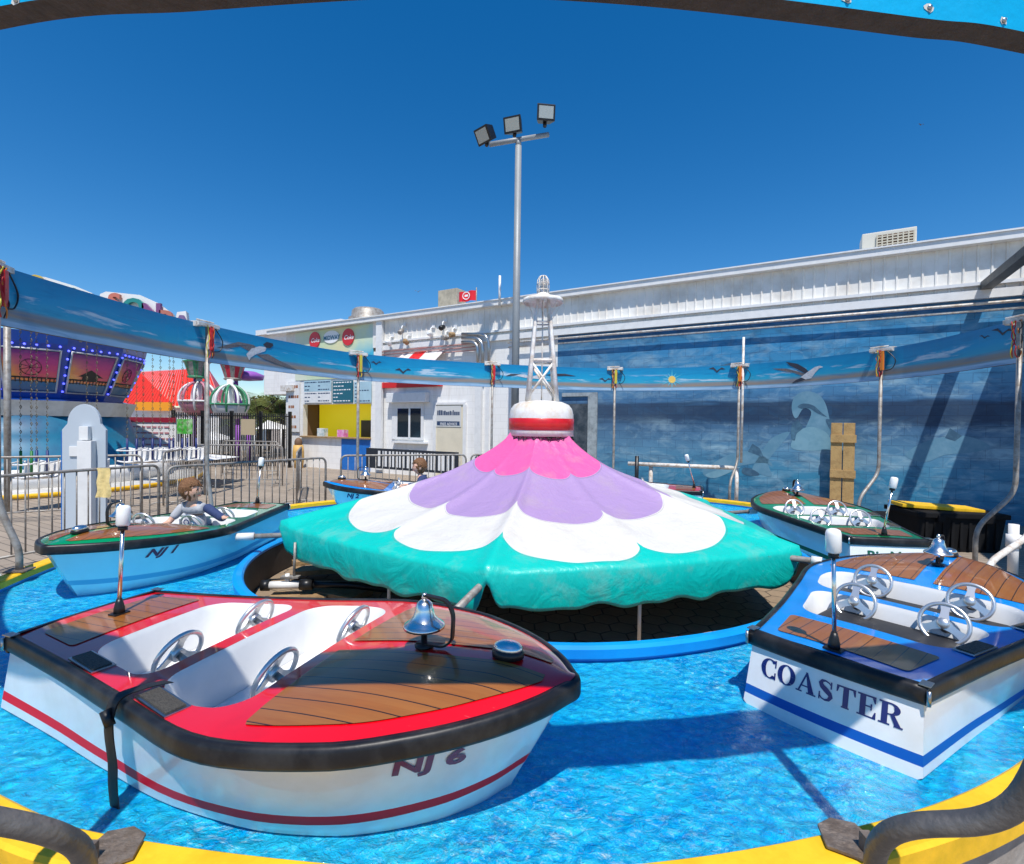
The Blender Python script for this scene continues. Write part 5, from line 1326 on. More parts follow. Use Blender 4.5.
# white cabinet board
p = at(84, 470, Y=7.0); t = thing('white_cabinet', 'white round-topped board with a box column behind the near barrier', 'cabinet', (p.x, p.y, 0), radians(12))
w2 = .265; zt_ = 1.93; outl = [(-w2, .0), (w2, .0), (w2, zt_-.36), (w2-.06, zt_-.28), (.2, zt_-.27)] + [(.2*cos(a), zt_-.27+.27*sin(a)) for a in [pi*k/14 for k in range(1, 14)]] + [(-.2, zt_-.27), (-w2+.06, zt_-.28), (-w2, zt_-.36)]
b = MB(); b.prism(outl, .05, lambda v: Vector((v.x, v.z, v.y))); b.build('board', mat('pale blue grey board', (.46, .52, .58), .5), t, bevel=.006)
b = MB(); b.bbox((-.02, -.12, 0), (.15, -.003, 1.42)); b.build('column_box', M['alu'], t, bevel=.006)
b = MB(); b.bbox((-.02, -.08, 1.43), (.09, -.003, 1.62)); b.bbox((-.17, -.02, 1.2), (-.06, -.003, 1.34)); b.build('switch_box', M['alu'], t, bevel=.006)
b = MB(); b.bbox((-w2-.012, .0, .02), (-w2-.002, .05, zt_-.38)); b.build('blue_edge', M['boothblue'], t)

# ------------------------------------------------------------------ left ride with sunset panels
rc = Vector((-12.9, 13.4, 0)); t = thing('spinning_ride', 'blue ride drum with sunset pictures and blue bulbs behind the left banner', 'amusement ride', rc)
M['rideblue'] = mat('ride deep blue', (.003, .05, .30), .3, coat=.4); M['ridecyan'] = mat('ride cyan', (.004, .15, .26), .5, coat=.1, noise=(1.2, .6, (.003, .06, .15))); M['rideband'] = mat('ride pale band', (.58, .56, .52), .5, noise=(3, .3))
g = NB('sunset picture'); uvn = g.n('UVMap').outputs[0]; s3 = g.sep(uvn); nz = g.noise(g.scale(uvn, (1.5, 4, 1)), 2.2, 5, .6, 1)
vv = g.math('ADD', s3[1], g.math('MULTIPLY', g.math('SUBTRACT', nz, .5), .4)); warm = g.ramp(vv, [(.0, (.01, .10, .22)), (.22, (.01, .12, .25)), (.26, (.80, .25, .03)), (.45, (.75, .08, .10)), (.7, (.42, .02, .22)), (1, (.14, .01, .18))])
hot = g.ramp(g.math('ADD', s3[0], g.math('MULTIPLY', nz, .3)), [(.2, (.8, .42, .02)), (.6, (.55, .03, .16))]); c = g.mix(g.math('MULTIPLY', g.rng(s3[1], .25, .32), g.rng(s3[1], .95, .6, 0, .6)), warm, hot)
M['sunset'] = g.set(Base_Color=c, Roughness=.3, Coat_Weight=.5)
NF = 12; a00 = atan2(-rc.y, -rc.x); 
def rp(k, r, zz_): a = a00+2*pi*(k+.5)/NF; return Vector((r*cos(a), r*sin(a), zz_))
b = MB(); rings_ = [(2.55, 3.75), (2.5, 3.5), (1.98, 2.2), (2.3, 2.15), (2.15, 1.78)]
for m_ in range(len(rings_)-1):
    b.cur = 1 if m_ == 3 else 0
    for k in range(NF): b.add([rp(k, *rings_[m_]), rp(k+1, *rings_[m_]), rp(k+1, *rings_[m_+1]), rp(k, *rings_[m_+1])], [(0, 1, 2, 3)])
b.add([rp(k, 2.55, 3.75) for k in range(NF)], [list(range(NF))]); b.build('upper_drum', [M['rideblue'], M['rideband']], t)
b = MB(); b.lathe([(2.1, 1.78), (2.25, 1.3), (2.5, .75), (2.75, .7), (2.8, .35)], (0, 0, 0), 48); dl = b.build('lower_drum', [M['ridecyan']], t)
b = MB(); b.lathe([(3.05, .12), (3.1, .5), (2.85, .55)], (0, 0, 0), 48); b.build('white_skirt', M['pvc'], t)
b = MB(); b.lathe([(3.9, .0), (3.9, .12), (3.05, .13)], (0, 0, 0), 48); b.cur = 0; b.build('platform', M['rideband'], t)
b = MB(); b.lathe([(3.902, .02), (3.93, .03), (3.93, .10), (3.902, .12)], (0, 0, 0), 48, cap=False); b.build('yellow_edge', M['yellow'], t)
M['bulb'] = mat('blue bulb', (.1, .12, .9), .3, emis=((.10, .12, 1.0), 2.2)); M['frame_grey'] = mat('silver frame', (.45, .45, .46), .4, .3)
def facet(k, u, v, off=.02):
    a0_, a1_ = rp(k, 2.5, 3.5), rp(k+1, 2.5, 3.5); b0_, b1_ = rp(k, 1.98, 2.2), rp(k+1, 1.98, 2.2)
    p = (b0_.lerp(b1_, u)).lerp(a0_.lerp(a1_, u), v); nr = (a1_-a0_).cross(a0_-b0_).normalized()
    if nr.dot(Vector((p.x, p.y, 0))) < 0: nr = -nr
    return p+nr*off
for k in range(-3, 3):
    me = bpy.data.meshes.new('sunset_picture'); pts = [facet(k, *q, .03) for q in ((.1, .16), (.9, .16), (.9, .86), (.1, .86))]
    me.from_pydata([tuple(p) for p in pts], [], [(0, 1, 2, 3)]); ul = me.uv_layers.new(name='UVMap')
    for i, q in enumerate(((0, 0), (1, 0), (1, 1), (0, 1))): ul.data[i].uv = q
    me.materials.append(M['sunset']); po = bpy.data.objects.new('sunset_picture', me); C.objects.link(po); po.parent = t
    b = MB(); cs = [facet(k, *q, .035) for q in ((.08, .13), (.92, .13), (.92, .89), (.08, .89))]; b.tube(cs, .028, 6, closed=True); b.build('picture_frame', M['frame_grey'], po)
    b = MB(); sil = [(.2, .36), (.8, .36)]
    def fr2(u, v): return facet(k, .1+.8*u, .16+.7*v, .036)
    for u0, v0, u1, v1 in ((0, .30, 1, .34), (0, .22, 1, .235)): b.add([fr2(u0, v0), fr2(u1, v0), fr2(u1, v1), fr2(u0, v1)], [(0, 1, 2, 3)])
    for i in range(12): u = (i+.5)/12; b.add([fr2(u-.012, .2), fr2(u+.012, .2), fr2(u+.012, .34), fr2(u-.012, .34)], [(0, 1, 2, 3)])
    if k % 2 == 0: b.add([fr2(.22, .42), fr2(.5, .62), fr2(.85, .42)], [(0, 1, 2)]); b.add([fr2(.32, .34), fr2(.72, .34), fr2(.72, .42), fr2(.32, .42)], [(0, 1, 2, 3)])
    else:
        cpt = [fr2(.5+.2*cos(2*pi*i/18), .58+.2*sin(2*pi*i/18)) for i in range(18)]; b.tube(cpt, .008, 4, closed=True)
        for i in range(9): b.tube([fr2(.5, .58), cpt[i*2]], .005, 4)
    b.build('silhouette', M['black'], po)
    for i in range(6):
        b = MB(); b.sphere(facet(k, .1+.8*i/5, .96, .03), .026, 8); b.build('bulb', M['bulb'], t)
        b = MB(); b.sphere(facet(k, .02, .15+.75*i/5, .03), .026, 8); b.build('bulb', M['bulb'], t)
# roof sign letters
sgn = thing('ride_sign', 'white sign box with coloured bubble letters above the left banner', 'sign')
def face_pt(px_, py_, Y_): return at(px_, py_, Y=Y_)
Ys = 11.0
for out_, nm in (([(20, 274), (45, 277), (75, 286), (92, 293), (94, 302), (60, 302), (18, 292)], 'sign_box'), ([(99, 303), (100, 294), (106, 291.5), (140, 295), (158, 303), (172, 313), (172, 330), (99, 322)], 'sign_box'), ([(175, 322), (177, 312), (186, 311), (188, 330), (175, 330)], 'sign_box')):
    b = MB(); P = [face_pt(x, y, Ys) for x, y in out_]; P2_ = [p+Vector((-.1, .25, 0)) for p in P]; n_ = len(P)
    b.add(P+P2_, [list(range(n_)), list(range(n_, 2*n_))[::-1]]+[(i, (i+1) % n_, n_+(i+1) % n_, n_+i) for i in range(n_)]); b.build(nm, M['pvc'], sgn)
lc = [((.55, .16, .10), 'S', 115, 304), ((.02, .22, .20), 'O', 134, 309), ((.20, .06, .18), 'N', 152, 314), ((.45, .15, .10), 'R', 167, 321), ((.2, .12, .25), 'A', 182, 326), ((.55, .40, .05), 'O', 36, 280), ((.03, .22, .06), 'S', 58, 291), ((.03, .22, .06), 'E', 70, 293)]
for (colr, ch, px_, py_) in lc:
    vs, fs = text_polys(ch, .50 if px_ > 100 else .32, 0, .02, 'CENTER', .03); b = MB(); o0 = face_pt(px_, py_+6, Ys-.06)
    b.add([o0+Vector((v.x*1.15, v.z, v.y)) for v in vs], fs); b.build('bubble_letter', mat('letter '+ch, colr, .4, coat=.4), sgn)
b = MB(); 
for px_ in (60, 140): p = face_pt(px_, 300, Ys+.15); b.tube([(p.x, p.y, p.z), (p.x-.4, p.y+1.0, 3.6)], .04, 6)
b.build('support', M['galv'], sgn)

# chain swings
M['chain'] = mat('weathered chain', (.16, .13, .08), .6, .4); M['chgreen'] = mat('green pole sleeve', (.01, .16, .03), .5); M['chnavy'] = mat('navy pole sleeve', (.008, .02, .13), .5)
sf = thing('swing_frame', 'overhead rail hidden behind the banner that carries the chair swings', 'swing frame')
pa, pb = at(7, 300, Y=9.0), at(207, 325, Y=11.5); b = MB(); b.tube([Vector((pa.x, pa.y, 3.6)), Vector((pb.x, pb.y, 3.6))], .05, 8); b.build('rail', M['galv'], sf)
for p in (pa, pb): b = MB(); b.tube([(p.x, p.y, 0), (p.x, p.y, 3.6)], .05, 8); b.build('leg', M['galv'], sf)
def chain(mb, a, c_, r=.008):
    a, c_ = Vector(a), Vector(c_); n_ = max(3, int((c_-a).length/.075))
    for i in range(n_):
        p = a.lerp(c_, (i+.5)/n_); ax = Vector((.018, 0, 0)) if i % 2 else Vector((0, .018, 0)); mb.tube([p-ax+Vector((0, 0, .0)), p+Vector((0, 0, .034)), p+ax, p-Vector((0, 0, .034))], r, 4, closed=True)
sl = ['green-sleeved chain swing with pale seat at far left', 'swing hanging just right of the far left one', 'swing chains before the second sunset picture', 'blue-sleeved swing nearest the ride drum', 'second blue-sleeved swing from the ride drum', 'middle blue-sleeved swing before the red roof', 'blue-sleeved swing second from the banner post', 'blue-sleeved swing beside the banner post']
for k, px_ in enumerate((26, 42, 92, 132, 148, 165, 178, 192)):
    f_ = (px_-7)/200; Yk = 9.0+2.5*f_; p = at(px_, 400, Y=Yk); t = thing('chain_swing', sl[k], 'swing', (p.x, p.y, 0), 0, 'chair swings on chains')
    zs = .62 if k < 3 else .82
    for dx_ in (-.10, .10):
        b = MB(); chain(b, (dx_, 0, 3.58), (dx_, 0, zs+.5)); b.build('chain', M['chain'], t)
        b = MB(); b.tube([(dx_, 0, zs+.5), (dx_, 0, zs+.02)], .022, 7); b.build('sleeve', M['chgreen'] if k == 0 else M['chnavy'], t)
    b = MB(); sh = crom([(-.2, -.16, zs+.02), (-.2, .14, zs), (-.2, .2, zs+.3)], 5)
    b.grid(lambda i, j: Vector((-.2+.4*j/4, sh[i].y, sh[i].z-.03*sin(pi*j/4))), len(sh), 5); so_ = b.build('seat', M['pvc'], t); md = so_.modifiers.new('th', 'SOLIDIFY'); md.thickness = .03
    b = MB(); b.tube(arcpath([(-.2, .15, zs+.3), (-.2, -.2, zs+.25), (.2, -.2, zs+.25), (.2, .15, zs+.3)], .08, 4), .014, 6); b.build('lap_bar', M['pvc'], t)

# ------------------------------------------------------------------ far background on the left
rb = thing('red_roof_building', 'low building with a bright orange red ribbed roof beyond the swings', 'building')
M['redroof'] = mat('orange red metal roof', (.70, .03, .008), .4, noise=(2, .1))
Yr = 26
def rp2(px_, py_, Y_=Yr): return at(px_, py_, Y=Y_)
e0, e1 = rp2(100, 406), rp2(222, 406); r0_, r1_ = rp2(140, 372, Yr+3), rp2(208, 368, Yr+3)
b = MB(); nb = 34
for k in range(nb):
    for (u0, u1, dz) in ((k/nb, (k+.85)/nb, 0), ((k+.85)/nb, (k+1)/nb, .05)):
        a_, c_ = e0.lerp(e1, u0), e0.lerp(e1, u1); d_, f_ = r0_.lerp(r1_, u0), r0_.lerp(r1_, u1); zv = Vector((0, 0, dz)); b.add([a_+zv, c_+zv, f_+zv, d_+zv], [(0, 1, 2, 3)])
rside = rp2(232, 404, Yr+5); b.add([e1, rside, r1_], [(0, 1, 2)]); b.add([e0, r0_, e0+Vector((0, 6, 0))], [(0, 1, 2)]); b.build('roof', M['redroof'], rb)
b = MB(); b.bbox((e0.x+.3, Yr+.3, 0), (e1.x-.3, Yr+6, e0.z-.02)); b.build('wall', M['pvc'], rb)
b = MB(); a_, c_ = rp2(138, 404, Yr-.3), rp2(173, 411, Yr-.3); b.bbox((a_.x, Yr-.5, c_.z), (c_.x, Yr-.35, a_.z+.1)); b.build('orange_valance', mat('orange valance', (.80, .30, .01), .5), rb)
# ticket booth wall signs
sb_ = thing('banner_wall', 'white hoarding with a maroon heading strip behind the swings', 'hoarding'); a_, c_ = at(127, 417, Y=17), at(176, 452, Y=17)
b = MB(); b.bbox((a_.x, 17, .2), (c_.x, 17.06, a_.z)); b.build('board', M['pvc'], sb_); b = MB(); b.bbox((a_.x, 16.97, a_.z-.17), (c_.x, 16.995, a_.z)); b.build('heading_strip', mat('maroon strip', (.28, .01, .03), .5), sb_)
b = MB(); rnd = random.Random(3)
for r in range(4):
    x = a_.x+.2
    while x < c_.x-.2: wl = rnd.uniform(.05, .2); b.bbox((x, 16.98, a_.z-.35-.2*r), (x+wl, 16.995, a_.z-.30-.2*r)); x += wl+.05
b.build('printed_rows', mat('pinkish print', (.5, .2, .22), .6), sb_)
gs = thing('green_poster', 'small green poster beside the white hoarding', 'poster'); a_, c_ = at(177, 419, Y=16.9), at(192, 434, Y=16.9); b = MB(); b.bbox((a_.x, 16.9, c_.z), (c_.x, 16.95, a_.z)); b.build('sheet', mat('green poster', (.05, .38, .03), .5, noise=(5, .6, (.6, .7, .5))), gs)
b = MB(); b.tube([(a_.x+.1, 16.97, 0), (a_.x+.1, 16.97, a_.z)], .03, 6); b.tube([(c_.x-.1, 16.97, 0), (c_.x-.1, 16.97, a_.z)], .03, 6); b.build('stand', M['black'], gs)
# picket fence
pf = thing('picket_fence', 'tall black metal picket fence beyond the barriers', 'fence'); x0_, x1_ = at(172, 440, Y=18.5), at(289, 440, Y=18.5); b = MB(); N_ = 52; zt_ = at(230, 413, Y=18.5).z
for k in range(N_+1): x = x0_.x+(x1_.x-x0_.x)*k/N_; b.bbox((x-.014, 18.486, .05), (x+.014, 18.514, zt_))
b.build('pickets', M['black'], pf)
for zz_ in (.2, zt_-.12): b = MB(); b.bbox((x0_.x, 18.47, zz_), (x1_.x, 18.485, zz_+.04)); b.build('rail', M['black'], pf)
for k in range(5): b = MB(); x = x0_.x+(x1_.x-x0_.x)*k/4; b.bbox((x-.05, 18.52, 0), (x+.05, 18.62, zt_+.08)); b.build('post', M['black'], pf)
nb_ = thing('fence_board', 'square tan notice board on the black picket fence', 'notice board'); a_, c_ = at(241, 419, Y=18.4), at(255, 435, Y=18.4); b = MB(); b.bbox((a_.x, 18.40, c_.z), (c_.x, 18.45, a_.z)); b.build('panel', mat('tan board', (.42, .34, .22), .6), nb_)
# ferris wheel gondolas
M['gred'] = mat('gondola red', (.55, .02, .05), .4); M['gwhite'] = M['pvc']; M['gpurp'] = mat('gondola purple', (.30, .10, .45), .4); M['ggreen'] = mat('gondola green', (.05, .25, .12), .4); M['hazeview'] = mat('seat pink', (.5, .2, .25), .5)
def gondola(px_, py_, Y_, cols, label, R=.75):
    c0 = at(px_, py_, Y=Y_); t = thing('balloon_gondola', label, 'gondola', c0, 0, 'balloon wheel gondolas'); b = MB()
    for k in range(10):
        a = 2*pi*k/10; b.cur = k % 2; pts = [(R*sin(q)*cos(a), R*sin(q)*sin(a), R*cos(q)) for q in linsp(.05, pi-.55, 12)]; b.tube(pts, .05, 6)
    b.cur = 0; b.tube([(R*cos(2*pi*k/28), R*sin(2*pi*k/28), -.1) for k in range(28)], .045, 6, closed=True); b.build('cage', cols, t)
    b = MB(); b.lathe([(.25, -R), (.55, -.78*R), (R*.96, -.35*R), (R*.98, -.12*R)], (0, 0, 0), 24); b.build('tub', cols[1], t)
    b = MB(); b.lathe([(.1, -.5), (.12, .9)], (0, 0, 0), 10); b.build('centre_post', M['gwhite'], t)
    return t, c0
gondola(230, 402, 20, [M['ggreen'], M['gwhite']], 'round balloon gondola with green trim right of the banner post', .68)
gondola(199, 399, 21, [M['gwhite'], M['hazeview']], 'round pale gondola half hidden by the banner post', .72)
wh = thing('ferris_wheel', 'small balloon wheel structure with striped cone cars behind the gondolas', 'ferris wheel'); 
for px_, py_, c1, c2 in ((197, 369, M['galv'], M['ggreen']), (233, 371, M['gred'], M['galv'])):
    c0 = at(px_, py_, Y=21); b = MB()
    nn = 14
    for k in range(nn):
        b.cur = k % 2; a, a2 = 2*pi*k/nn, 2*pi*(k+1)/nn; b.add([c0+Vector((.30*cos(a), .30*sin(a), -.30)), c0+Vector((.30*cos(a2), .30*sin(a2), -.30)), c0+Vector((.48*cos(a2), .48*sin(a2), .28)), c0+Vector((.48*cos(a), .48*sin(a), .28))], [(0, 1, 2, 3)])
    b.cur = 1; b.lathe([(.49, .27), (.53, .30), (.49, .33)], c0, 20); b.lathe([(.31, -.30), (.36, -.35), (.30, -.39)], c0, 20); b.build('cone_car', [c1, c2], wh)
c0 = at(247, 375, Y=22); b = MB(); b.lathe([(.2, -.25), (.65, -.2), (.7, 0), (.35, .15)], c0, 20); b.build('purple_cap', M['gpurp'], wh)
b = MB(); ca, cb = at(222, 362, Y=21.6), at(249, 425, Y=21.6); b.tube([ca, cb], .12, 8); cb2 = at(238, 425, Y=21.6); b.tube([at(236, 378, Y=21.6), cb2], .08, 8); b.tube([Vector((cb.x, cb.y, 0)), cb], .1, 8); b.tube([Vector((cb2.x, cb2.y, 0)), cb2], .1, 8); b.tube([at(195, 375, Y=21.3), Vector((at(195, 375, Y=21.3).x, 21.3, 0))], .06, 6); b.build('spoke', M['gpurp'], wh)
# white tents
for k, (px_, py_, w_, lb) in enumerate(((212, 434, 14, 'white kiosk roof'), (268, 423, 26, 'low white tent roof with a red edge at the trees'), (185, 455, 40, 'white slanted kiosk bench beyond the swings'))):
    Yt = 24 if k < 2 else 12.5
    a_ = at(px_-w_/2, py_+6, Y=Yt); c_ = at(px_+w_/2, py_+6, Y=Yt); top = at(px_, py_-3, Y=Yt+.8)
    t = thing('tent', ['small white kiosk roof between gondolas and fence', 'low white tent roof before the palm trees', 'white low stand between the two barriers'][k], 'tent'); b = MB(); e_ = Vector((0, 1.6, 0))
    b.add([a_, c_, c_+e_, a_+e_, top], [(0, 1, 4), (1, 2, 4), (2, 3, 4), (3, 0, 4), (0, 1, 2, 3)]); b.build('roof', M['pvc'], t)
    b = MB()
    for q in (a_, c_): b.tube([(q.x, q.y, 0), q], .04, 6)
    b.build('leg', M['pvc'], t)
# trees
M['leaf'] = mat('tree leaf', (.09, .13, .02), .6, noise=(1.2, .5, (.20, .19, .04))); M['bark'] = mat('bark', (.12, .08, .05), .85)
def tree(px_, py0, Y_, R, label, palm=False, sd_=1):
    rnd = random.Random(sd_); base = at(px_, 430, Y=Y_); top = at(px_, py0, Y=Y_).z; t = thing('palm_tree' if palm else 'bushy_tree', label, 'tree', (base.x, Y_, 0), 0, 'trees beyond the picket fence')
    hh = top-R*.6; b = MB(); b.tube([(0, 0, 0), (.05, 0, hh*.5), (0, .05, hh)], [.14, .11, .07], 8)
    for k in range(5): a = 2*pi*k/5; b.tube([(0, 0, hh*.8), (R*.5*cos(a), R*.5*sin(a), hh+R*.2)], [.06, .025], 6)
    b.build('trunk', M['bark'], t)
    b = MB()
    if palm:
        for k in range(26):
            a = rnd.uniform(0, 2*pi); el = rnd.uniform(-.2, 1.2); Lf = R*rnd.uniform(.8, 1.1); pts = [Vector((cos(a)*cos(el)*Lf*q, sin(a)*cos(el)*Lf*q, hh+sin(el)*Lf*q-.55*Lf*q*q)) for q in linsp(0, 1, 7)]
            for i in range(6):
                p, q2 = pts[i], pts[i+1]; sd2 = (q2-p).cross(Vector((0, 0, 1))).normalized()
                for s_ in (-1, 1):
                    for j in range(3):
                        m0 = p.lerp(q2, j/3); m1 = p.lerp(q2, j/3+.12); tip = m0+sd2*s_*.28*R+(q2-p)*.8-Vector((0, 0, .12)); b.add([m0, m1, tip], [(0, 1, 2)])
    else:
        for k in range(1500):
            a = rnd.uniform(0, 2*pi); zz_ = rnd.uniform(-1, 1); r_ = sqrt(1-zz_*zz_)*R*rnd.uniform(.45, 1)*(1+.25*sin(a*3+zz_*4+sd_)); p = Vector((r_*cos(a), r_*sin(a), hh+R*.15+zz_*R*.6*rnd.uniform(.6, 1))); u = Vector((rnd.gauss(0, 1), rnd.gauss(0, 1), rnd.gauss(0, 1))).normalized()*.09; v = u.cross(Vector((rnd.gauss(0, 1), rnd.gauss(0, 1), rnd.gauss(0, 1)))).normalized()*.06
            b.add([p-u, p+v, p+u, p-v], [(0, 1, 2, 3)])
    b.build('crown', M['leaf'], t)
tree(258, 382, 26, 2.1, 'spiky palm nearest the balloon wheel', True, 1); tree(268, 398, 29, 1.5, 'bushy tree between the two palms', False, 2); tree(282, 390, 27, 2.0, 'leaning palm beside the booth corner', True, 3); tree(291, 402, 29, 1.4, 'round bush partly behind the booth corner', False, 4); tree(245, 404, 31, 1.5, 'bush behind the purple wheel arm', False, 5)

# ------------------------------------------------------------------ things along the mural
s_, z_ = ws(843, 450, .25); t = thing('plank_pallet', 'upright panel of rough yellow planks leaning on the mural', 'timber panel', W(s_, 0, .25)); RR = RW
M['pallet'] = mat('yellow pine plank', (.46, .30, .12), .75, noise=(7, .35, (.30, .18, .07)), bump=(40, .3))
for k in range(2): b = MB(); b.box(RR @ Vector((-.115+.215*k, 0, .92)), (.195, .03, 1.84), RR); b.build('plank', M['pallet'], t, bevel=.004)
for zz_ in (1.52, .80): b = MB(); b.box(RR @ Vector((0, -.032, zz_)), (.44, .03, .16), RR); b.build('batten', M['pallet'], t, bevel=.004)
t = thing('pipe_rail', 'long white horizontal pipe on short legs before the mural', 'rail'); a_, c_ = at(628, 463.5, Y=11.6), at(737, 468, Y=10.9)
b = MB(); b.tube([a_, c_], .045, 10); b.build('rail', M['whitepole'], t)
b = MB(); p = at(651, 464, Y=11.5); b.tube([p, (p.x, p.y, 0)], .045, 10); b.tube([c_, (c_.x, c_.y, 0)], .04, 10); b.build('leg', M['whitepole'], t)
b = MB(); p = at(637, 456, Y=11.3); b.tube([(p.x, p.y, 0), p], .045, 8); b.build('stub', M['black'], t)
def bin_(px0, px1, py0, Y_, label, lidm, lidover=.0):
    a_, c_ = at(px0, py0, Y=Y_), at(px1, py0, Y=Y_); w_ = c_.x-a_.x; zt2 = a_.z; t = thing('storage_bin', label, 'storage bin', ((a_.x+c_.x)/2, Y_+.35, 0), radians(-6), 'black storage bins by the mural')
    b = MB(); b.add([(-w_*.46, -.3, 0), (w_*.46, -.3, 0), (w_*.46, .3, 0), (-w_*.46, .3, 0), (-w_/2, -.34, zt2-.1), (w_/2, -.34, zt2-.1), (w_/2, .34, zt2-.1), (-w_/2, .34, zt2-.1)], [(0, 1, 2, 3), (4, 7, 6, 5), (0, 4, 5, 1), (1, 5, 6, 2), (2, 6, 7, 3), (3, 7, 4, 0)])
    for k in range(9): x = -w_*.4+w_*.8*k/8; b.bbox((x-.02, -.345, .05), (x+.02, -.31, zt2-.15))
    b.build('tub', M['binblack'], t, bevel=.01)
    b = MB(); b.bbox((-w_*.53, -.38, zt2-.1), (w_*.53, .38, zt2-.03)); b.bbox((-w_*.3, -.40, zt2-.16), (-w_*.22, -.35, zt2-.05)); b.bbox((w_*.22, -.40, zt2-.16), (w_*.34, -.35, zt2-.05)); b.build('lid', M['binblack'] if True else lidm, t, bevel=.015)
    return t, zt2
t, zt2 = bin_(925, 1006, 511, 7.0, 'large black storage bin under the yellow board', None)
b = MB(); b.bbox((-.62, -.1, 0), (.42, .32, .05)); o_ = b.build('yellow_board', M['yellow'], None, bevel=.012); o_.location = (t.location.x, t.location.y-.05, zt2-.027); o_.rotation_euler = (radians(0), radians(2.5), radians(-12)); tag(o_, 'flat yellow board resting on the large black bin', 'board')
bin_(868, 916, 516, 7.9, 'smaller black bin left of the large one', None)
# grey waste can behind barrier
p = at(486, 470, Y=11.6); t = thing('waste_can', 'dark waste can behind the barrier left of the canopy', 'waste can', (p.x, p.y, 0)); b = MB(); b.lathe([(.2, 0), (.25, .85), (.26, .95), (.2, 1.02)], (0, 0, 0), 20); b.build('body', M['black'], t)
# right side pipe bend near bins
t = thing('bent_pipe', 'cream bent pipe with white coupling at the right edge near the bins', 'pipe')
b = MB(); pts = [at(1035, 470, Y=5.3), at(1030, 535, Y=5.2), at(990, 562, Y=5.0), at(982, 590, Y=4.95)]; pts[0] = Vector((pts[0].x, pts[0].y, 1.4)); b.tube(arcpath(pts, .12, 6), .03, 12); b.build('pipe', M['whitepole'], t)
b = MB(); p = at(1013, 556, Y=5.9); b.tube([(p.x, p.y, 0), (p.x, p.y, .62)], .05, 12); b.tube([(p.x, p.y, .35), (p.x, p.y, .5)], .07, 12); b.build('coupling', M['pvc'], t)
# gulls in the sky
for px_, py_, Y_, lb in ((418, 292, 22, 'small gull flying above the roof left of the light pole'), (921, 125, 40, 'tiny distant gull high in the blue sky')):
    p = at(px_, py_, Y=Y_); b = MB(); b.add([(0, -.2, 0), (.05, 0, .05), (0, .25, 0), (-.05, 0, .05), (0, 0, -.05)], [(0, 1, 4), (1, 2, 4), (2, 3, 4), (3, 0, 4), (0, 3, 1), (1, 3, 2)])
    for s_ in (-1, 1): b.add([(0, -.1, .03), (s_*.3, -.05, .2), (s_*.55, .05, .08), (s_*.3, .08, .2), (0, .1, .03), (s_*.3, .0, .17)], [(0, 1, 3, 4), (1, 2, 3), (0, 4, 3, 5), (1, 0, 5)])
    b.v = [v*(.35 if Y_ < 30 else .5) for v in b.v]; o_ = b.build('seagull', M['gull_g']); o_.location = p; tag(o_, lb, 'bird', 'flying gulls')

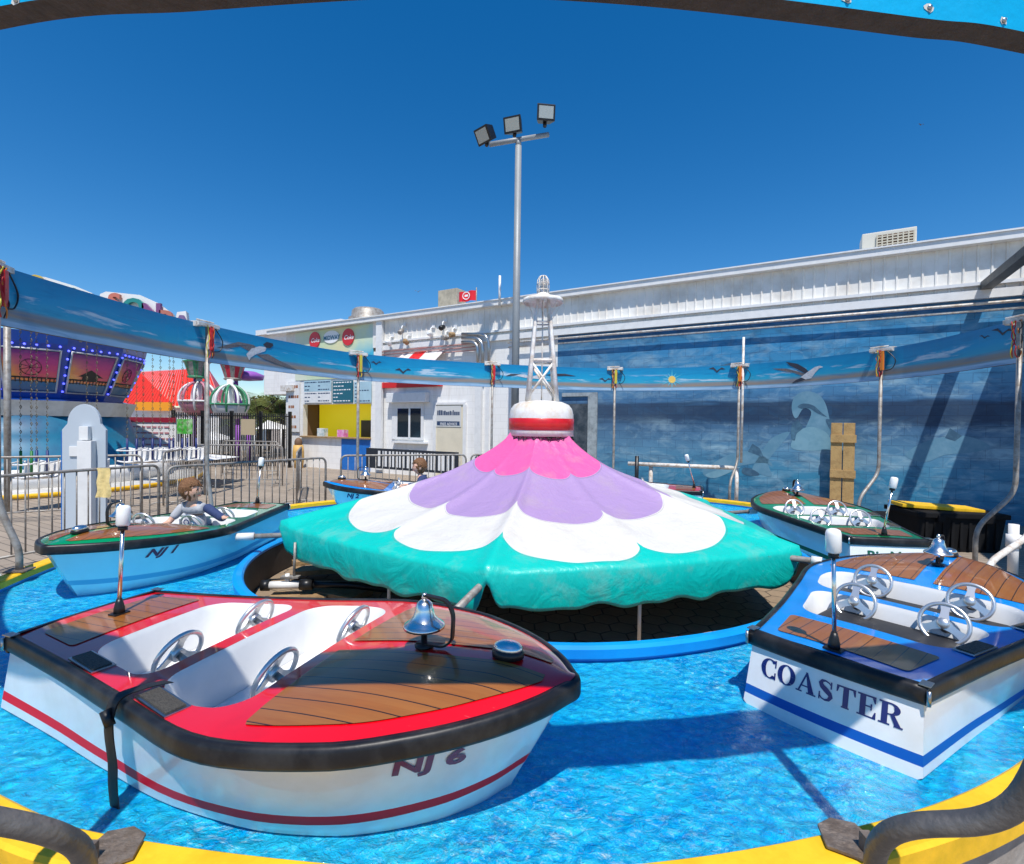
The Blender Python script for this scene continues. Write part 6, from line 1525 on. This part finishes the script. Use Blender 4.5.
# ------------------------------------------------------------------ children in the boats
def skin_mesh(verts, edges, rad, sub=2, root=0):
    me = bpy.data.meshes.new('s'); me.from_pydata(verts, edges, []); o_ = bpy.data.objects.new('s', me); C.objects.link(o_)
    o_.modifiers.new('k', 'SKIN'); sv = me.skin_vertices[0].data
    for i, r in enumerate(rad): sv[i].radius = (r, r) if not isinstance(r, tuple) else r; sv[i].use_root = (i == root)
    m2 = o_.modifiers.new('u', 'SUBSURF'); m2.levels = sub; m2.render_levels = sub
    dg = bpy.context.evaluated_depsgraph_get(); dg.update(); ev = o_.evaluated_get(dg).to_mesh()
    vs = [v.co.copy() for v in ev.vertices]; fs = [list(p.vertices) for p in ev.polygons]; o_.evaluated_get(dg).to_mesh_clear(); bpy.data.objects.remove(o_); bpy.data.meshes.remove(me)
    return vs, fs
def child(boat, lx, ly, label, shirt, sleeve_r, head_yaw, handL, handR, seatz=.47, yaw=0, text=None, scl=1.18):
    """boat local frame; child faces +x. handL at +y side"""
    k = boat.matrix_basis; bl_ = Matrix.LocRotScale(boat.location, boat.rotation_euler, None)
    root = thing('person', label, 'person'); root.matrix_basis = bl_ @ Matrix.Translation((lx, ly, seatz)) @ Matrix.Scale(scl, 4)
    hl, hr = Vector(handL), Vector(handR)
    nck = Vector((.03, 0, .36)); hd = Vector((.045, 0, .47))
    b = MB()
    def arm(sh, el, hn, sg):
        d = (hn-el).normalized(); up = Vector((0, 0, 1)); side = d.cross(up).normalized()
        V = [tuple(sh), tuple(sh.lerp(el, .5)), tuple(el), tuple(el.lerp(hn, .5)), tuple(hn), tuple(hn+d*.03)]; R = [.036, .031, .027, .023, .017, .021]
        b.add(*skin_mesh(V, [(i, i+1) for i in range(5)], R), True)
        palm = hn+d*.035
        for i in range(4):
            o_ = side*(.014-.0095*i); L_ = (.034, .04, .038, .03)[i]; p0 = palm+o_-d*.01; V = [tuple(p0), tuple(p0+d*.02), tuple(p0+d*(.02+L_*.5)-up*.006), tuple(p0+d*(.02+L_*.8)-up*.02)]
            b.add(*skin_mesh(V, [(0, 1), (1, 2), (2, 3)], [.007, .0062, .0058, .005], 1), True)
        p0 = hn+side*sg*.012; V = [tuple(p0), tuple(p0+d*.018+side*sg*.016), tuple(p0+d*.038+side*sg*.018-up*.006)]; b.add(*skin_mesh(V, [(0, 1), (1, 2)], [.008, .0068, .0055], 1), True)
    shL, shR = Vector((.0, .115, .315)), Vector((.0, -.115, .315))
    elL = (shL+hl)/2+Vector((-.03, .05, -.06)); elR = (shR+hr)/2+Vector((-.03, -.05, -.06))
    # trunk, neck, head and legs as one skinned figure
    V = [(0, 0, .06), (-.005, 0, .16), (0, 0, .26), (.005, 0, .325), tuple(nck), (.035, 0, .405), (0, .055, .05), (.18, .075, .065), (.34, .07, .0), (.36, .07, -.055), (0, -.055, .05), (.18, -.075, .065), (.34, -.07, .0), (.36, -.07, -.055), (0, .06, .30), (0, .105, .31), (0, -.06, .30), (0, -.105, .31)]
    E_ = [(0, 1), (1, 2), (2, 3), (3, 4), (4, 5), (0, 6), (6, 7), (7, 8), (8, 9), (0, 10), (10, 11), (11, 12), (12, 13), (3, 14), (14, 15), (3, 16), (16, 17)]
    R = [(.10, .085), (.088, .075), (.098, .078), (.07, .06), .034, .036, .06, .052, .04, .03, .06, .052, .04, .03, .05, .038, .05, .038]
    b.add(*skin_mesh(V, E_, R), True)
    arm(shL, elL, hl, -1); arm(shR, elR, hr, 1)
    Rh = Matrix.Rotation(head_yaw, 3, 'Z')
    def hp(v): return hd+Rh @ Vector(v)
    vs_ = []; b0 = len(b.v); b.sphere((0, 0, 0), (1, 1, 1), 28)
    for v in b.v[b0:]:
        x, y, z_ = v; s_ = 1-.16*max(0, -z_)**1.3-.0*abs(z_); nx = x*.085*s_; ny = y*.072*s_; nz_ = z_*.098
        if x > .2: nx -= .006*math.exp(-((z_-.15)/.12)**2)*math.exp(-((abs(y)-.42)/.22)**2)  # eye sockets
        if x > .3: nx += .020*math.exp(-((z_+.12)/.13)**2)*math.exp(-(y/.16)**2)               # nose
        if x > .3: nx += .006*math.exp(-((z_+.47)/.08)**2)*math.exp(-(y/.3)**2)
        if x < 0: nx *= 1.08
        v.x, v.y, v.z = hp((nx, ny, nz_))
    for s_ in (-1, 1): b.sphere(hp((-.005, s_*.073, -.008)), (.016, .008, .023), 12, Rh)
    body = b.build('body', M['skin'], root)
    for s_ in (-1, 1): b = MB(); b.sphere(hp((.0735, s_*.029, .014)), (.006, .011, .007), 10, Rh); b.build('eye', M['eye'], body)
    b = MB(); b.sphere(hp((.078, 0, -.046)), (.006, .02, .006), 10, Rh); b.build('mouth', M['lip'], body)
    # hair cap with tufts
    b = MB(); rnd = random.Random(int(lx*100)); b0 = len(b.v); b.sphere((0, 0, 0), (1, 1, 1), 36)
    for v in b.v[b0:]:
        x, y, z_ = v; lim = -.30 if x < -.25 else (.05 if x < .35 else .45); t_ = 1.0 if z_ > lim else .86
        j = 1+.05*sin(x*9+y*7)*cos(z_*8+y*5)+rnd.uniform(-.03, .035); f_ = t_*j
        v.x, v.y, v.z = hp((x*.099*f_-.008, y*.086*f_, z_*.116*f_+.006))
    for k_ in range(240):
        a = rnd.uniform(0, 2*pi); e_ = rnd.uniform(.45, 1.5) if cos(a) > .1 else rnd.uniform(.05, 1.5); dd = Vector((cos(a)*cos(e_), sin(a)*cos(e_), sin(e_)))
        if dd.x > .3 and dd.z < .5: continue
        p0 = Vector((dd.x*.092, dd.y*.081, dd.z*.109)); tng = Vector((dd.y+.3*rnd.uniform(-1, 1), -dd.x, -.7)).normalized(); p1 = p0+tng*.022+dd*.008; p2_ = p0+tng*.042+dd*.004; b.tube([hp(p0), hp(p1), hp(p2_)], [.006, .005, .0015], 4, caps=False)
    b.build('hair', M['hair'], root)
    # shirt: trunk shell and sleeves
    b = MB(); V = [(0, 0, .04), (-.005, 0, .15), (0, 0, .26), (.005, 0, .322), (.02, 0, .345), (0, .06, .302), (0, .112, .31), (0, -.06, .302), (0, -.112, .31)]
    R = [(.112, .096), (.102, .088), (.108, .088), (.08, .07), .045, .06, .05, .06, .05]; b.add(*skin_mesh(V, [(0, 1), (1, 2), (2, 3), (3, 4), (3, 5), (5, 6), (3, 7), (7, 8)], R), True); b.build('shirt', shirt, root)
    for sh, el, hn, mt in ((shL, elL, hl, shirt if sleeve_r else shirt), (shR, elR, hr, shirt)):
        mt2 = sleeve_r if (sleeve_r and sh.y > 0) else shirt; long_ = bool(sleeve_r and sh.y > 0) or shirt is M['shirt_navy']
        ds = (el-sh).normalized(); b = MB()
        V = [tuple(sh-ds*.02), tuple(sh.lerp(el, .5)), tuple(el if long_ else sh.lerp(el, .8))]; R = [.047, .042, .038]
        if long_: V += [tuple(el.lerp(hn, .5)), tuple(el.lerp(hn, .88))]; R += [.033, .027]
        b.add(*skin_mesh([tuple(v) for v in V], [(i, i+1) for i in range(len(V)-1)], R), True); b.build('sleeve', mt2, root)
    b = MB(); V = [(0, 0, .05), (0, .055, .052), (.18, .075, .067), (.30, .072, .02), (0, -.055, .052), (.18, -.075, .067), (.30, -.072, .02)]; b.add(*skin_mesh(V, [(0, 1), (1, 2), (2, 3), (0, 4), (4, 5), (5, 6)], [(.112, .09), .068, .06, .05, .068, .06, .05]), True); b.build('trousers', M['denim'], root)
    if text:
        vs, fs = text_polys(text, .075, 0, .002); b = MB(); b.add([Vector((.112-1.6*(v.x)**2, v.x, .165+v.y)) for v in vs], fs); b.build('shirt_print', M['shirt_navy'], root)
    return root
child(B1, 1.20, .06, 'boy in a grey printed shirt with brown hair riding the green boat NJ 1', M['shirt_grey'], M['shirt_navy'], radians(100), (.10, .36, .245), (.22, -.17, .16), .52, text='ROL', scl=1.08)
child(B2, 1.10, .10, 'small boy in a navy top steering the light blue boat NJ 2', M['shirt_navy'], None, radians(14), (.22, .12, .22), (.23, -.10, .22), .49)
